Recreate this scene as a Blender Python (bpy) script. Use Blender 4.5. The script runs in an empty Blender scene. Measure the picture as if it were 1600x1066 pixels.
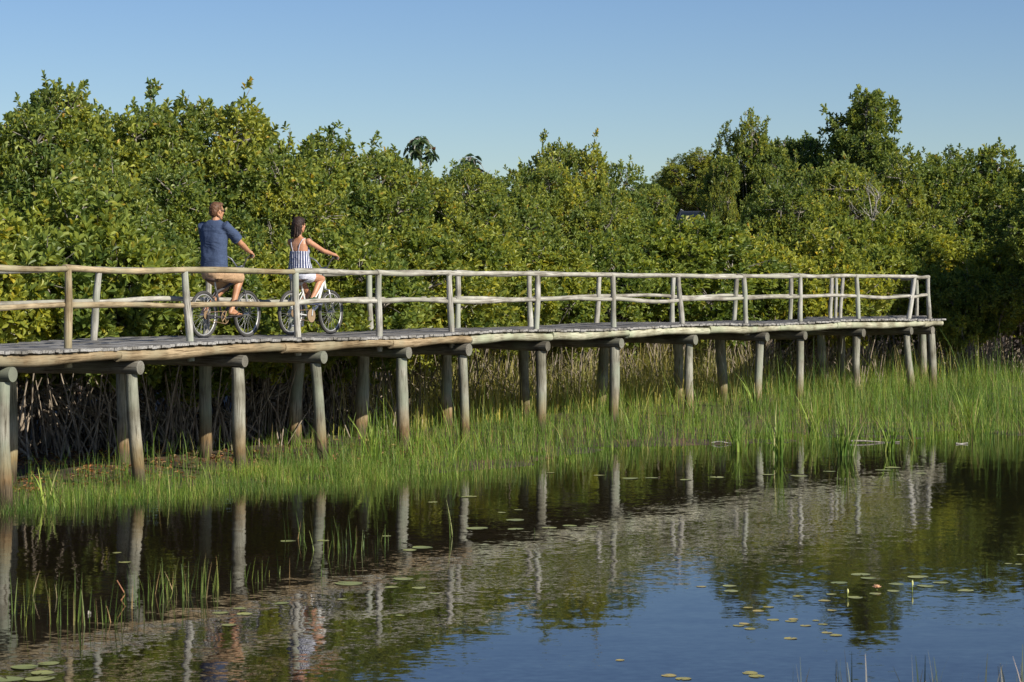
import bpy, bmesh, math, random
import numpy as np
from mathutils import Vector, Matrix
R = math.radians
random.seed(7)
rng = np.random.default_rng(7)
scene = bpy.context.scene
COL = scene.collection

# ------------------------------------------------------------------ camera, world, sun, exposure
F, YH, CZ = 3500.0, 445.0, 2.59            # focal length in photo pixels, horizon row, eye height over the water
cam = bpy.data.cameras.new('camera')
cam_ob = bpy.data.objects.new('camera', cam)
COL.objects.link(cam_ob)
cam_ob.location = (0, 0, CZ)
cam_ob.rotation_euler = (R(90), 0, 0)
cam.sensor_width = 36.0
cam.lens = F / 1600 * 36.0
cam.shift_y = -(533 - YH) / 1600
cam.clip_end = 3000
cam.dof.use_dof = True
cam.dof.focus_distance = 36
cam.dof.aperture_fstop = 7.1
scene.camera = cam_ob

SUN_EL, SUN_AZ = 32.0, 50.0                # azimuth: degrees to the right of straight behind the camera
sx, sy = math.sin(R(SUN_AZ)), -math.cos(R(SUN_AZ))
sun_dir = Vector((sx * math.cos(R(SUN_EL)), sy * math.cos(R(SUN_EL)), math.sin(R(SUN_EL))))
sl = bpy.data.lights.new('sun', 'SUN')
sl.energy = 5.0
sl.angle = R(0.5)
sl.color = (1.0, 0.93, 0.81)
so = bpy.data.objects.new('sun', sl)
COL.objects.link(so)
so.rotation_euler = sun_dir.to_track_quat('Z', 'Y').to_euler()
so.location = sun_dir * 60

world = bpy.data.worlds.new('World')
scene.world = world
world.use_nodes = True
wn, wl = world.node_tree.nodes, world.node_tree.links
wn.clear()
sky = wn.new('ShaderNodeTexSky')
sky.sky_type = 'NISHITA'
sky.sun_disc = False
sky.sun_elevation = R(SUN_EL)
sky.sun_rotation = math.atan2(sx, sy)
sky.altitude = 0
sky.air_density = 1.0
sky.dust_density = 0.25
sky.ozone_density = 4.5
bg = wn.new('ShaderNodeBackground')
bg.inputs['Strength'].default_value = 0.073
wo = wn.new('ShaderNodeOutputWorld')
hs = wn.new('ShaderNodeHueSaturation')
hs.inputs['Hue'].default_value = 0.513
hs.inputs['Saturation'].default_value = 1.12
wl.new(sky.outputs[0], hs.inputs['Color'])
wl.new(hs.outputs[0], bg.inputs[0])
wl.new(bg.outputs[0], wo.inputs[0])
scene.view_settings.view_transform = 'Standard'
scene.view_settings.look = 'None'
scene.view_settings.exposure = 0.48
scene.view_settings.gamma = 1.0
scene.cycles.max_bounces = 6
scene.cycles.transparent_max_bounces = 4

# ------------------------------------------------------------------ helpers
def pt(px, y, Y):                          # the place at depth Y that the photo shows at (px, y)
    return Vector(((px - 800) / F * Y, Y, CZ + (YH - y) * Y / F))

def on_water(px, y, z=0.0):
    Y = F * (CZ - z) / (y - YH)
    return Vector(((px - 800) / F * Y, Y, z))

def tag(o, label=None, cat=None, group=None, kind=None):
    if label: o['label'] = label
    if cat: o['category'] = cat
    if group: o['group'] = group
    if kind: o['kind'] = kind
    return o

def empty(name, loc, rz=0.0):
    o = bpy.data.objects.new(name, None)
    COL.objects.link(o)
    o.location = loc
    o.rotation_euler = (0, 0, rz)
    o.empty_display_size = 0.2
    return o

def copy_tree(o, parent=None):
    c = o.copy()
    COL.objects.link(c)
    c.parent = parent
    for ch in list(o.children):
        copy_tree(ch, c)
    return c

def np_mesh(name, verts, quads, mat, smooth=False, gc=None):
    me = bpy.data.meshes.new(name)
    verts = np.ascontiguousarray(verts, dtype=np.float32)
    quads = np.ascontiguousarray(quads, dtype=np.int32)
    n, m, k = len(verts), len(quads), quads.shape[1]
    me.vertices.add(n)
    me.vertices.foreach_set('co', verts.ravel())
    me.loops.add(m * k)
    me.loops.foreach_set('vertex_index', quads.ravel())
    me.polygons.add(m)
    me.polygons.foreach_set('loop_start', np.arange(0, m * k, k, dtype=np.int32))
    me.polygons.foreach_set('loop_total', np.full(m, k, dtype=np.int32))
    me.polygons.foreach_set('use_smooth', np.full(m, smooth, dtype=bool))
    me.update(calc_edges=True)
    me.materials.append(mat)
    return me

def link(name, me, parent=None, loc=None):
    o = bpy.data.objects.new(name, me)
    COL.objects.link(o)
    if parent is not None: o.parent = parent
    if loc is not None: o.location = loc
    return o

def frame_of(d):
    d = d.normalized()
    a = Vector((0, 0, 1)) if abs(d.z) < 0.9 else Vector((1, 0, 0))
    u = d.cross(a).normalized()
    return u, d.cross(u).normalized()

class MB:
    """Collects tubes, boxes and balls; build() links them as ONE mesh object. gc holds straightened log coordinates for the grain."""
    def __init__(s):
        s.v, s.f, s.g, s.sm = [], [], [], []
    def _add(s, verts, faces, gs=None, smooth=True):
        b = len(s.v)
        s.v += [tuple(p) for p in verts]
        s.g += [tuple(q) for q in (gs if gs else verts)]
        s.f += [tuple(i + b for i in fc) for fc in faces]
        s.sm += [smooth] * len(faces)
    def tube(s, pts, rads, n=8, caps=True, squash=None, closed=False):
        pts = [Vector(p) for p in pts]
        if not hasattr(rads, '__len__'): rads = [rads] * len(pts)
        off = random.uniform(0, 50)
        V, G, Fc = [], [], []
        L = 0.0
        u = None
        m = len(pts)
        for i, p in enumerate(pts):
            if closed:
                d = pts[(i + 1) % m] - pts[i - 1]
            else:
                d = pts[min(i + 1, m - 1)] - pts[max(i - 1, 0)]
            if d.length < 1e-9: d = Vector((0, 0, 1))
            d.normalize()
            if u is None:
                u, w = frame_of(d)
            else:
                u = (u - d * u.dot(d)).normalized()
                w = d.cross(u)
            if i: L += (p - pts[i - 1]).length
            for k in range(n):
                a = 2 * math.pi * k / n
                r = rads[i]
                V.append(p + u * (math.cos(a) * r) + w * (math.sin(a) * r * (squash or 1)))
                G.append((math.cos(a) * r + off, math.sin(a) * r, L + off))
        for i in range(m if closed else m - 1):
            j = (i + 1) % m
            for k in range(n):
                k2 = (k + 1) % n
                Fc.append((i * n + k, i * n + k2, j * n + k2, j * n + k))
        s._add(V, Fc, G)
        if caps and not closed:
            b = len(s.v) - len(V)
            for ring in (0, m - 1):
                c = len(s.v)
                s.v.append(tuple(pts[ring])); s.g.append((off, 0, L + off + 9))
                vs = []
                for k in range(n):
                    s.v.append(V[ring * n + k][:]); s.g.append((G[ring * n + k][0], G[ring * n + k][1], off + 9))
                for k in range(n):
                    q = (c, c + 1 + (k + 1) % n, c + 1 + k)
                    s.f.append(q if ring == 0 else q[::-1]); s.sm.append(False)
    def loft(s, rings, n=20, caps=True):
        """rings: (centre, x-axis vector, y-axis vector) with the half sizes in the vectors."""
        V, Fc = [], []
        for c, a, b in rings:
            c, a, b = Vector(c), Vector(a), Vector(b)
            for k in range(n):
                t = 2 * math.pi * k / n
                ct, st = math.cos(t), math.sin(t)
                e = 0.85
                V.append(c + a * (math.copysign(abs(ct) ** e, ct)) + b * (math.copysign(abs(st) ** e, st)))
        m = len(rings)
        for i in range(m - 1):
            for k in range(n):
                k2 = (k + 1) % n
                Fc.append((i * n + k, i * n + k2, (i + 1) * n + k2, (i + 1) * n + k))
        if caps:
            Fc.append(tuple(range(n))[::-1])
            Fc.append(tuple((m - 1) * n + k for k in range(n)))
        s._add(V, Fc)
    def box(s, c, ax, ay, az, smooth=False):
        """half-extent vectors"""
        c, ax, ay, az = Vector(c), Vector(ax), Vector(ay), Vector(az)
        V = [c + ax * i + ay * j + az * k for i in (-1, 1) for j in (-1, 1) for k in (-1, 1)]
        off = random.uniform(0, 50)
        G = [(i * ax.length + off, k * az.length, j * ay.length + off) for i in (-1, 1) for j in (-1, 1) for k in (-1, 1)]
        s._add(V, [(0, 1, 3, 2), (4, 6, 7, 5), (0, 4, 5, 1), (2, 3, 7, 6), (0, 2, 6, 4), (1, 5, 7, 3)], G, smooth)
    def ball(s, c, r, nu=14, nv=9, rot=None):
        c = Vector(c)
        r = Vector(r) if hasattr(r, '__len__') else Vector((r, r, r))
        V, Fc = [], []
        for i in range(nv + 1):
            t = math.pi * i / nv
            for k in range(nu):
                a = 2 * math.pi * k / nu
                p = Vector((r.x * math.sin(t) * math.cos(a), r.y * math.sin(t) * math.sin(a), r.z * math.cos(t)))
                if rot: p = rot @ p
                V.append(c + p)
        for i in range(nv):
            for k in range(nu):
                k2 = (k + 1) % nu
                Fc.append((i * nu + k, (i + 1) * nu + k, (i + 1) * nu + k2, i * nu + k2))
        s._add(V, Fc)
    def capsule(s, p0, p1, r0, r1, n=12):
        p0, p1 = Vector(p0), Vector(p1)
        d = (p1 - p0).normalized()
        P, Rr = [], []
        for t in (-1, -.85, -.5, 0):
            P.append(p0 + d * r0 * t); Rr.append(max(1e-4, r0 * math.sqrt(max(0, 1 - t * t))))
        for t in (0, .5, .85, 1):
            P.append(p1 + d * r1 * t); Rr.append(max(1e-4, r1 * math.sqrt(max(0, 1 - t * t))))
        s.tube(P, Rr, n)
    def torus(s, c, axis, r, t, nu=48, nv=8):
        u, w = frame_of(Vector(axis))
        c = Vector(c)
        s.tube([c + u * math.cos(2 * math.pi * k / nu) * r + w * math.sin(2 * math.pi * k / nu) * r for k in range(nu)], t, nv, closed=True)
    def mesh(s, name, mat):
        me = bpy.data.meshes.new(name)
        me.from_pydata(s.v, [], s.f)
        me.polygons.foreach_set('use_smooth', s.sm)
        at = me.attributes.new('gc', 'FLOAT_VECTOR', 'POINT')
        at.data.foreach_set('vector', np.array(s.g, dtype=np.float32).ravel())
        me.materials.append(mat)
        return me
    def build(s, name, mat, parent=None, loc=None):
        return link(name, s.mesh(name, mat), parent, loc)
    def remeshed(s, name, mat, parent=None, voxel=0.006, it=5, wrinkle=None):
        """one continuous surface grown round everything collected"""
        o = s.build(name + '_src', mat)
        md = o.modifiers.new('r', 'REMESH'); md.mode = 'VOXEL'; md.voxel_size = voxel; md.use_smooth_shade = True
        ms = o.modifiers.new('s', 'SMOOTH'); ms.factor = 0.5; ms.iterations = it
        if wrinkle:
            tx = bpy.data.textures.new(name, 'CLOUDS'); tx.noise_scale = wrinkle[0]; tx.noise_depth = 2
            mdp = o.modifiers.new('d', 'DISPLACE'); mdp.texture = tx; mdp.strength = wrinkle[1]; mdp.mid_level = 0.5
        dg = bpy.context.evaluated_depsgraph_get()
        me = bpy.data.meshes.new_from_object(o.evaluated_get(dg))
        old = o.data
        bpy.data.objects.remove(o); bpy.data.meshes.remove(old)
        me.name = name
        me.polygons.foreach_set('use_smooth', np.ones(len(me.polygons), dtype=bool))
        if not me.materials: me.materials.append(mat)
        return link(name, me, parent)

# ------------------------------------------------------------------ materials
def new_mat(name):
    m = bpy.data.materials.new(name)
    m.use_nodes = True
    nt = m.node_tree
    return m, nt.nodes, nt.links, nt.nodes['Principled BSDF']

def plain(name, col, rough=0.5, metal=0.0, spec=0.5):
    m, n, l, p = new_mat(name)
    tc = n.new('ShaderNodeTexCoord'); nz = n.new('ShaderNodeTexNoise'); nz.inputs['Scale'].default_value = 35
    mx = n.new('ShaderNodeMix'); mx.data_type = 'RGBA'
    l.new(tc.outputs['Object'], nz.inputs['Vector']); l.new(nz.outputs['Fac'], mx.inputs['Factor'])
    mx.inputs['A'].default_value = (*[c * 0.75 for c in col], 1); mx.inputs['B'].default_value = (*[min(1, c * 1.2) for c in col], 1)
    l.new(mx.outputs['Result'], p.inputs['Base Color'])
    p.inputs['Roughness'].default_value = rough
    p.inputs['Metallic'].default_value = metal
    p.inputs['Specular IOR Level'].default_value = spec
    return m

def ramp(n, stops):
    r = n.new('ShaderNodeValToRGB')
    el = r.color_ramp.elements
    while len(el) < len(stops): el.new(0.5)
    for e, (p, c) in zip(el, stops):
        e.position = p; e.color = (*c, 1)
    return r

def wood(name, dark, mid, light, moss=None, stain=False, rough=0.85, grain=(26, 26, 1.6), bump=0.006):
    m, n, l, p = new_mat(name)
    at = n.new('ShaderNodeAttribute'); at.attribute_name = 'gc'
    mp = n.new('ShaderNodeMapping'); mp.inputs['Scale'].default_value = grain
    l.new(at.outputs['Vector'], mp.inputs['Vector'])
    nz = n.new('ShaderNodeTexNoise'); nz.inputs['Scale'].default_value = 2.2; nz.inputs['Detail'].default_value = 6; nz.inputs['Roughness'].default_value = 0.7
    l.new(mp.outputs[0], nz.inputs['Vector'])
    rp = ramp(n, [(0.3, dark), (0.47, mid), (0.7, light)])
    l.new(nz.outputs['Fac'], rp.inputs[0])
    col = rp.outputs[0]
    mp2 = n.new('ShaderNodeMapping'); mp2.inputs['Scale'].default_value = (grain[0] * 2.6, grain[1] * 2.6, grain[2] * 1.1)
    l.new(at.outputs['Vector'], mp2.inputs['Vector'])
    nc = n.new('ShaderNodeTexNoise'); nc.inputs['Scale'].default_value = 1.5; nc.inputs['Detail'].default_value = 3
    l.new(mp2.outputs[0], nc.inputs['Vector'])
    rc = ramp(n, [(0.36, (0.30, 0.27, 0.24)), (0.43, (1, 1, 1))])
    l.new(nc.outputs['Fac'], rc.inputs[0])
    oi = n.new('ShaderNodeObjectInfo'); ro = ramp(n, [(0, (0.80, 0.79, 0.76)), (1, (1.12, 1.12, 1.12))]); l.new(oi.outputs['Random'], ro.inputs[0])
    m0 = n.new('ShaderNodeMix'); m0.data_type = 'RGBA'; m0.blend_type = 'MULTIPLY'; m0.inputs['Factor'].default_value = 1
    l.new(col, m0.inputs['A']); l.new(ro.outputs[0], m0.inputs['B'])
    m1 = n.new('ShaderNodeMix'); m1.data_type = 'RGBA'; m1.blend_type = 'MULTIPLY'; m1.inputs['Factor'].default_value = 1
    l.new(m0.outputs['Result'], m1.inputs['A']); l.new(rc.outputs[0], m1.inputs['B'])
    col = m1.outputs['Result']
    nb = n.new('ShaderNodeTexNoise'); nb.inputs['Scale'].default_value = 2.6; nb.inputs['Detail'].default_value = 4
    tc = n.new('ShaderNodeTexCoord')
    l.new(tc.outputs['Object'], nb.inputs['Vector'])
    mb = n.new('ShaderNodeMix'); mb.data_type = 'RGBA'; mb.blend_type = 'MULTIPLY'
    rb = ramp(n, [(0.34, (0.52, 0.50, 0.46)), (0.62, (1.0, 1.0, 1.0))])
    l.new(nb.outputs['Fac'], rb.inputs[0])
    mb.inputs['Factor'].default_value = 1
    l.new(col, mb.inputs['A']); l.new(rb.outputs[0], mb.inputs['B'])
    col = mb.outputs['Result']
    if moss:
        nm = n.new('ShaderNodeTexNoise'); nm.inputs['Scale'].default_value = 1.7; nm.inputs['Detail'].default_value = 5
        l.new(tc.outputs['Object'], nm.inputs['Vector'])
        rm = ramp(n, [(0.48, (0, 0, 0)), (0.66, (0.75, 0.75, 0.75))])
        l.new(nm.outputs['Fac'], rm.inputs[0])
        mm = n.new('ShaderNodeMix'); mm.data_type = 'RGBA'
        l.new(rm.outputs[0], mm.inputs['Factor']); l.new(col, mm.inputs['A']); mm.inputs['B'].default_value = (*moss, 1)
        col = mm.outputs['Result']
    if stain:                              # tide mark at the foot of the piles
        sp = n.new('ShaderNodeSeparateXYZ'); l.new(tc.outputs['Object'], sp.inputs[0])
        nn = n.new('ShaderNodeTexNoise'); nn.inputs['Scale'].default_value = 5; l.new(mp.outputs[0], nn.inputs['Vector'])
        ad = n.new('ShaderNodeMath'); ad.operation = 'MULTIPLY_ADD'; ad.inputs[1].default_value = 0.34
        l.new(nn.outputs['Fac'], ad.inputs[0]); l.new(sp.outputs['Z'], ad.inputs[2])
        rs = ramp(n, [(0.28, (0.30, 0.23, 0.17)), (0.42, (0.46, 0.36, 0.27)), (0.50, (0.72, 0.48, 0.28)), (0.66, (0.95, 0.78, 0.60)), (0.95, (1, 1, 1))])
        l.new(ad.outputs[0], rs.inputs[0])
        ms = n.new('ShaderNodeMix'); ms.data_type = 'RGBA'; ms.blend_type = 'MULTIPLY'; ms.inputs['Factor'].default_value = 1
        l.new(col, ms.inputs['A']); l.new(rs.outputs[0], ms.inputs['B'])
        col = ms.outputs['Result']
    l.new(col, p.inputs['Base Color'])
    p.inputs['Roughness'].default_value = rough
    p.inputs['Specular IOR Level'].default_value = 0.25
    bp = n.new('ShaderNodeBump'); bp.inputs['Strength'].default_value = 0.7; bp.inputs['Distance'].default_value = bump
    l.new(nz.outputs['Fac'], bp.inputs['Height']); l.new(bp.outputs[0], p.inputs['Normal'])
    return m

W_POST = wood('weathered pole', (0.15, 0.14, 0.12), (0.40, 0.39, 0.35), (0.58, 0.57, 0.52), moss=(0.30, 0.33, 0.26))
W_RAIL = wood('weathered rail', (0.17, 0.145, 0.11), (0.38, 0.365, 0.32), (0.55, 0.53, 0.47), moss=(0.33, 0.33, 0.26))
W_TAN = wood('tan pole', (0.15, 0.11, 0.06), (0.36, 0.285, 0.175), (0.47, 0.385, 0.25), moss=(0.33, 0.30, 0.19))
W_STR = wood('tan stringer log', (0.13, 0.09, 0.045), (0.33, 0.25, 0.15), (0.47, 0.37, 0.235), moss=(0.27, 0.245, 0.16))
W_STRG = wood('greenish stringer log', (0.19, 0.18, 0.12), (0.42, 0.41, 0.30), (0.56, 0.55, 0.42), moss=(0.33, 0.37, 0.25))
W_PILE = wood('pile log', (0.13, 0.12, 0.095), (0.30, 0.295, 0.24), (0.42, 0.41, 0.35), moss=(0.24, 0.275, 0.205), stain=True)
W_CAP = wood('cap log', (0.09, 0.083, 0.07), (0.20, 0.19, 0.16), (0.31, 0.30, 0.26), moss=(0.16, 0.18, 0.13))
W_DECK = wood('grey deck planks', (0.15, 0.145, 0.14), (0.34, 0.335, 0.325), (0.48, 0.47, 0.455), grain=(18, 18, 1.2))

def leaf_mat(name, stops, trans=0.42, rough=0.42, clump=1.1, spec=0.32):
    m, n, l, p = new_mat(name)
    ge = n.new('ShaderNodeNewGeometry')
    rp = ramp(n, stops)
    l.new(ge.outputs['Random Per Island'], rp.inputs[0])
    tc = n.new('ShaderNodeTexCoord'); oi = n.new('ShaderNodeObjectInfo')
    va = n.new('ShaderNodeVectorMath'); va.operation = 'ADD'
    l.new(tc.outputs['Object'], va.inputs[0]); l.new(oi.outputs['Random'], va.inputs[1])
    nz = n.new('ShaderNodeTexNoise'); nz.inputs['Scale'].default_value = clump; nz.inputs['Detail'].default_value = 2
    l.new(va.outputs[0], nz.inputs['Vector'])
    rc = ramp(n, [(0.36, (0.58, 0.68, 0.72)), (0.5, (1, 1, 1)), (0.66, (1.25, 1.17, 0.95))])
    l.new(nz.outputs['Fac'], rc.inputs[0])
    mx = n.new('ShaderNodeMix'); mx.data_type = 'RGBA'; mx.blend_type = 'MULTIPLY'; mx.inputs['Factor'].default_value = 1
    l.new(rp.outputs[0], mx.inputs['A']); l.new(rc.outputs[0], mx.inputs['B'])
    r2 = ramp(n, [(0.0, (0.78, 0.86, 0.9)), (1.0, (1.12, 1.08, 1.0))])
    l.new(oi.outputs['Random'], r2.inputs[0])
    m2 = n.new('ShaderNodeMix'); m2.data_type = 'RGBA'; m2.blend_type = 'MULTIPLY'; m2.inputs['Factor'].default_value = 1
    l.new(mx.outputs['Result'], m2.inputs['A']); l.new(r2.outputs[0], m2.inputs['B'])
    l.new(m2.outputs['Result'], p.inputs['Base Color'])
    p.inputs['Roughness'].default_value = rough
    p.inputs['Specular IOR Level'].default_value = spec
    tr = n.new('ShaderNodeBsdfTranslucent')
    br = n.new('ShaderNodeMix'); br.data_type = 'RGBA'; br.blend_type = 'MULTIPLY'; br.inputs['Factor'].default_value = 1
    l.new(m2.outputs['Result'], br.inputs['A']); br.inputs['B'].default_value = (1.5, 1.35, 0.6, 1)
    l.new(br.outputs['Result'], tr.inputs['Color'])
    ms = n.new('ShaderNodeMixShader'); ms.inputs[0].default_value = trans
    l.new(p.outputs[0], ms.inputs[1]); l.new(tr.outputs[0], ms.inputs[2])
    l.new(ms.outputs[0], n['Material Output'].inputs['Surface'])
    return m

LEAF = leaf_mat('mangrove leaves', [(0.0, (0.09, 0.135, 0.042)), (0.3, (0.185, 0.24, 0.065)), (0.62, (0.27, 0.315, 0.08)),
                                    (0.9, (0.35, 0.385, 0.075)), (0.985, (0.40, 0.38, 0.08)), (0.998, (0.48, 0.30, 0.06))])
LEAF2 = leaf_mat('dark tree leaves', [(0.0, (0.07, 0.115, 0.033)), (0.4, (0.14, 0.20, 0.062)), (0.75, (0.205, 0.26, 0.075)), (0.97, (0.29, 0.33, 0.075))])
LEAF_Y = leaf_mat('young mangrove leaves', [(0.0, (0.125, 0.175, 0.042)), (0.35, (0.23, 0.28, 0.06)), (0.7, (0.32, 0.36, 0.078)),
                                    (0.94, (0.34, 0.365, 0.065)), (0.995, (0.46, 0.38, 0.07))])
CECR = leaf_mat('umbrella leaves', [(0.0, (0.05, 0.09, 0.04)), (0.6, (0.09, 0.14, 0.06)), (0.92, (0.16, 0.18, 0.07)), (0.97, (0.22, 0.10, 0.05))], trans=0.2)
GRASS = leaf_mat('marsh grass', [(0.0, (0.06, 0.12, 0.020)), (0.3, (0.13, 0.225, 0.036)), (0.62, (0.215, 0.32, 0.052)), (0.84, (0.30, 0.365, 0.075)), (0.93, (0.48, 0.42, 0.17)), (0.985, (0.30, 0.19, 0.09))], trans=0.4, clump=0.9, spec=.2, rough=0.5)
DRY = leaf_mat('dry grass', [(0.0, (0.20, 0.24, 0.04)), (0.35, (0.42, 0.38, 0.07)), (0.7, (0.60, 0.49, 0.12)), (0.96, (0.65, 0.54, 0.22))], trans=0.3, clump=0.6, rough=0.6)
SEDGE = leaf_mat('sedge', [(0.0, (0.11, 0.19, 0.03)), (0.5, (0.20, 0.30, 0.05)), (0.9, (0.31, 0.38, 0.08)), (0.97, (0.46, 0.4, 0.18))], trans=0.25, clump=0.8, rough=0.55, spec=.2)
REED = leaf_mat('reed', [(0.0, (0.06, 0.10, 0.02)), (0.5, (0.11, 0.165, 0.03)), (0.85, (0.19, 0.22, 0.05)), (0.95, (0.34, 0.22, 0.10))], trans=0.2, clump=0.9, rough=0.5)
OLDREED = leaf_mat('old reed', [(0.0, (0.06, 0.09, 0.06)), (0.5, (0.12, 0.15, 0.10)), (0.85, (0.24, 0.21, 0.17)), (0.95, (0.4, 0.32, 0.26))], trans=0.2, clump=0.9, rough=0.6)

def bark(name, a, b):
    m, n, l, p = new_mat(name)
    tc = n.new('ShaderNodeTexCoord'); mp = n.new('ShaderNodeMapping'); mp.inputs['Scale'].default_value = (9, 9, 3)
    nz = n.new('ShaderNodeTexNoise'); nz.inputs['Scale'].default_value = 2; nz.inputs['Detail'].default_value = 5
    l.new(tc.outputs['Object'], mp.inputs['Vector']); l.new(mp.outputs[0], nz.inputs['Vector'])
    rp = ramp(n, [(0.34, a), (0.66, b)])
    l.new(nz.outputs['Fac'], rp.inputs[0]); l.new(rp.outputs[0], p.inputs['Base Color'])
    p.inputs['Roughness'].default_value = 0.9; p.inputs['Specular IOR Level'].default_value = 0.2
    return m
BARK = bark('mangrove bark', (0.13, 0.115, 0.095), (0.34, 0.31, 0.27))
ROOT = bark('prop roots', (0.10, 0.078, 0.057), (0.36, 0.30, 0.23))
PALEBARK = bark('dead branch bark', (0.22, 0.2, 0.17), (0.42, 0.4, 0.36))

# ------------------------------------------------------------------ water, ground
XS = [-40, -12, -5.9, -3.93, -1.67, -0.43, 0.93, 1.98, 4.06, 6.3, 8.5, 14, 40]
YS = [12, 21.5, 25.2, 27.3, 29.0, 30.0, 32.4, 34.4, 35.3, 36.6, 37.0, 38.5, 44]
def shore(x):
    return np.interp(x, XS, YS)

def vnoise(x, y, s, seed=0):
    """smooth value noise"""
    r = np.random.default_rng(seed).random((64, 64))
    x = np.asarray(x) * s; y = np.asarray(y) * s
    xi = np.floor(x).astype(int); yi = np.floor(y).astype(int)
    fx = x - xi; fy = y - yi
    fx = fx * fx * (3 - 2 * fx); fy = fy * fy * (3 - 2 * fy)
    g = lambda a, b: r[a % 64, b % 64]
    return (g(xi, yi) * (1 - fx) + g(xi + 1, yi) * fx) * (1 - fy) + (g(xi, yi + 1) * (1 - fx) + g(xi + 1, yi + 1) * fx) * fy

def ground_z(x, y):
    x = np.asarray(x, float); y = np.asarray(y, float)
    d = y - shore(x)
    z = np.clip((d - 1.5) * 0.04, -0.55, 0.02) + np.clip((d - 3) * 0.012, 0, 0.14)
    z = z + (vnoise(x, y, 0.9, 1) - 0.5) * 0.07 + (vnoise(x, y, 2.7, 2) - 0.5) * 0.03
    t = np.clip((y - 82) / 34, 0, 1)
    z = z + 5.0 * t * t * (3 - 2 * t)
    return z

gx = np.concatenate([np.linspace(-900, -60, 12), np.linspace(-50, -14, 19), np.arange(-13, 26, 0.3), np.linspace(27, 70, 22), np.linspace(90, 900, 12)])
gy = np.concatenate([np.linspace(-120, 8, 9), np.arange(10, 62, 0.3), np.arange(62, 150, 2.0), np.linspace(160, 1500, 14)])
GX, GY = np.meshgrid(gx, gy, indexing='ij')
GZ = ground_z(GX, GY)
gv = np.stack([GX, GY, GZ], -1).reshape(-1, 3)
nx, ny = len(gx), len(gy)
ii = (np.arange(nx - 1)[:, None] * ny + np.arange(ny - 1)[None, :]).ravel()
gq = np.stack([ii, ii + ny, ii + ny + 1, ii + 1], 1)
m, n, l, p = new_mat('mud and litter')
tc = n.new('ShaderNodeTexCoord')
n1 = n.new('ShaderNodeTexNoise'); n1.inputs['Scale'].default_value = 1.3; n1.inputs['Detail'].default_value = 6
n2 = n.new('ShaderNodeTexNoise'); n2.inputs['Scale'].default_value = 28; n2.inputs['Detail'].default_value = 4
l.new(tc.outputs['Object'], n1.inputs['Vector']); l.new(tc.outputs['Object'], n2.inputs['Vector'])
r1 = ramp(n, [(0.35, (0.035, 0.025, 0.016)), (0.55, (0.07, 0.05, 0.03)), (0.72, (0.15, 0.085, 0.045))])
l.new(n1.outputs['Fac'], r1.inputs[0])
r2 = ramp(n, [(0.3, (0.5, 0.5, 0.5)), (0.7, (1.5, 1.35, 1.2))]); l.new(n2.outputs['Fac'], r2.inputs[0])
mx = n.new('ShaderNodeMix'); mx.data_type = 'RGBA'; mx.blend_type = 'MULTIPLY'; mx.inputs['Factor'].default_value = 1
l.new(r1.outputs[0], mx.inputs['A']); l.new(r2.outputs[0], mx.inputs['B']); l.new(mx.outputs['Result'], p.inputs['Base Color'])
p.inputs['Roughness'].default_value = 0.8
bp = n.new('ShaderNodeBump'); bp.inputs['Distance'].default_value = 0.03; l.new(n2.outputs['Fac'], bp.inputs['Height']); l.new(bp.outputs[0], p.inputs['Normal'])
tag(link('ground', np_mesh('ground', gv, gq, m, True)), kind='structure')

m, n, l, p = new_mat('dark lake water')
p.inputs['Base Color'].default_value = (0.010, 0.0075, 0.0045, 1)
p.inputs['Roughness'].default_value = 0.012
p.inputs['IOR'].default_value = 1.333
p.inputs['Specular IOR Level'].default_value = 0.5
tc = n.new('ShaderNodeTexCoord')
def slope_noise(scale, stretch, detail):
    mp = n.new('ShaderNodeMapping'); mp.inputs['Scale'].default_value = (scale, scale * stretch, 1)
    mp.inputs['Rotation'].default_value = (0, 0, R(-6))
    nz = n.new('ShaderNodeTexNoise'); nz.inputs['Scale'].default_value = 1; nz.inputs['Detail'].default_value = detail
    l.new(tc.outputs['Object'], mp.inputs['Vector']); l.new(mp.outputs[0], nz.inputs['Vector'])
    sb = n.new('ShaderNodeVectorMath'); sb.operation = 'SUBTRACT'; sb.inputs[1].default_value = (0.5, 0.5, 0.5)
    l.new(nz.outputs['Color'], sb.inputs[0])
    return sb.outputs[0]
calm = slope_noise(1.5, 2.2, 2.0)
fine = slope_noise(11.0, 2.2, 3.0)
mk = n.new('ShaderNodeTexNoise'); mk.inputs['Scale'].default_value = 1; mk.inputs['Detail'].default_value = 3
mpk = n.new('ShaderNodeMapping'); mpk.inputs['Scale'].default_value = (0.10, 0.22, 1); mpk.inputs['Location'].default_value = (3.1, 1.7, 0)
l.new(tc.outputs['Object'], mpk.inputs['Vector']); l.new(mpk.outputs[0], mk.inputs['Vector'])
mr = n.new('ShaderNodeMapRange'); mr.inputs['From Min'].default_value = 0.36; mr.inputs['From Max'].default_value = 0.66
mr.inputs['To Min'].default_value = 0.024; mr.inputs['To Max'].default_value = 0.060
l.new(mk.outputs['Fac'], mr.inputs['Value'])
s1 = n.new('ShaderNodeVectorMath'); s1.operation = 'MULTIPLY'; s1.inputs[1].default_value = (0.034, 0.018, 0)
l.new(calm, s1.inputs[0])
s2 = n.new('ShaderNodeVectorMath'); s2.operation = 'SCALE'; l.new(fine, s2.inputs[0]); l.new(mr.outputs[0], s2.inputs['Scale'])
s3 = n.new('ShaderNodeVectorMath'); s3.operation = 'MULTIPLY'; s3.inputs[1].default_value = (0.8, 1, 0); l.new(s2.outputs[0], s3.inputs[0])
a1 = n.new('ShaderNodeVectorMath'); a1.operation = 'ADD'; l.new(s1.outputs[0], a1.inputs[0]); l.new(s3.outputs[0], a1.inputs[1])
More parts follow.
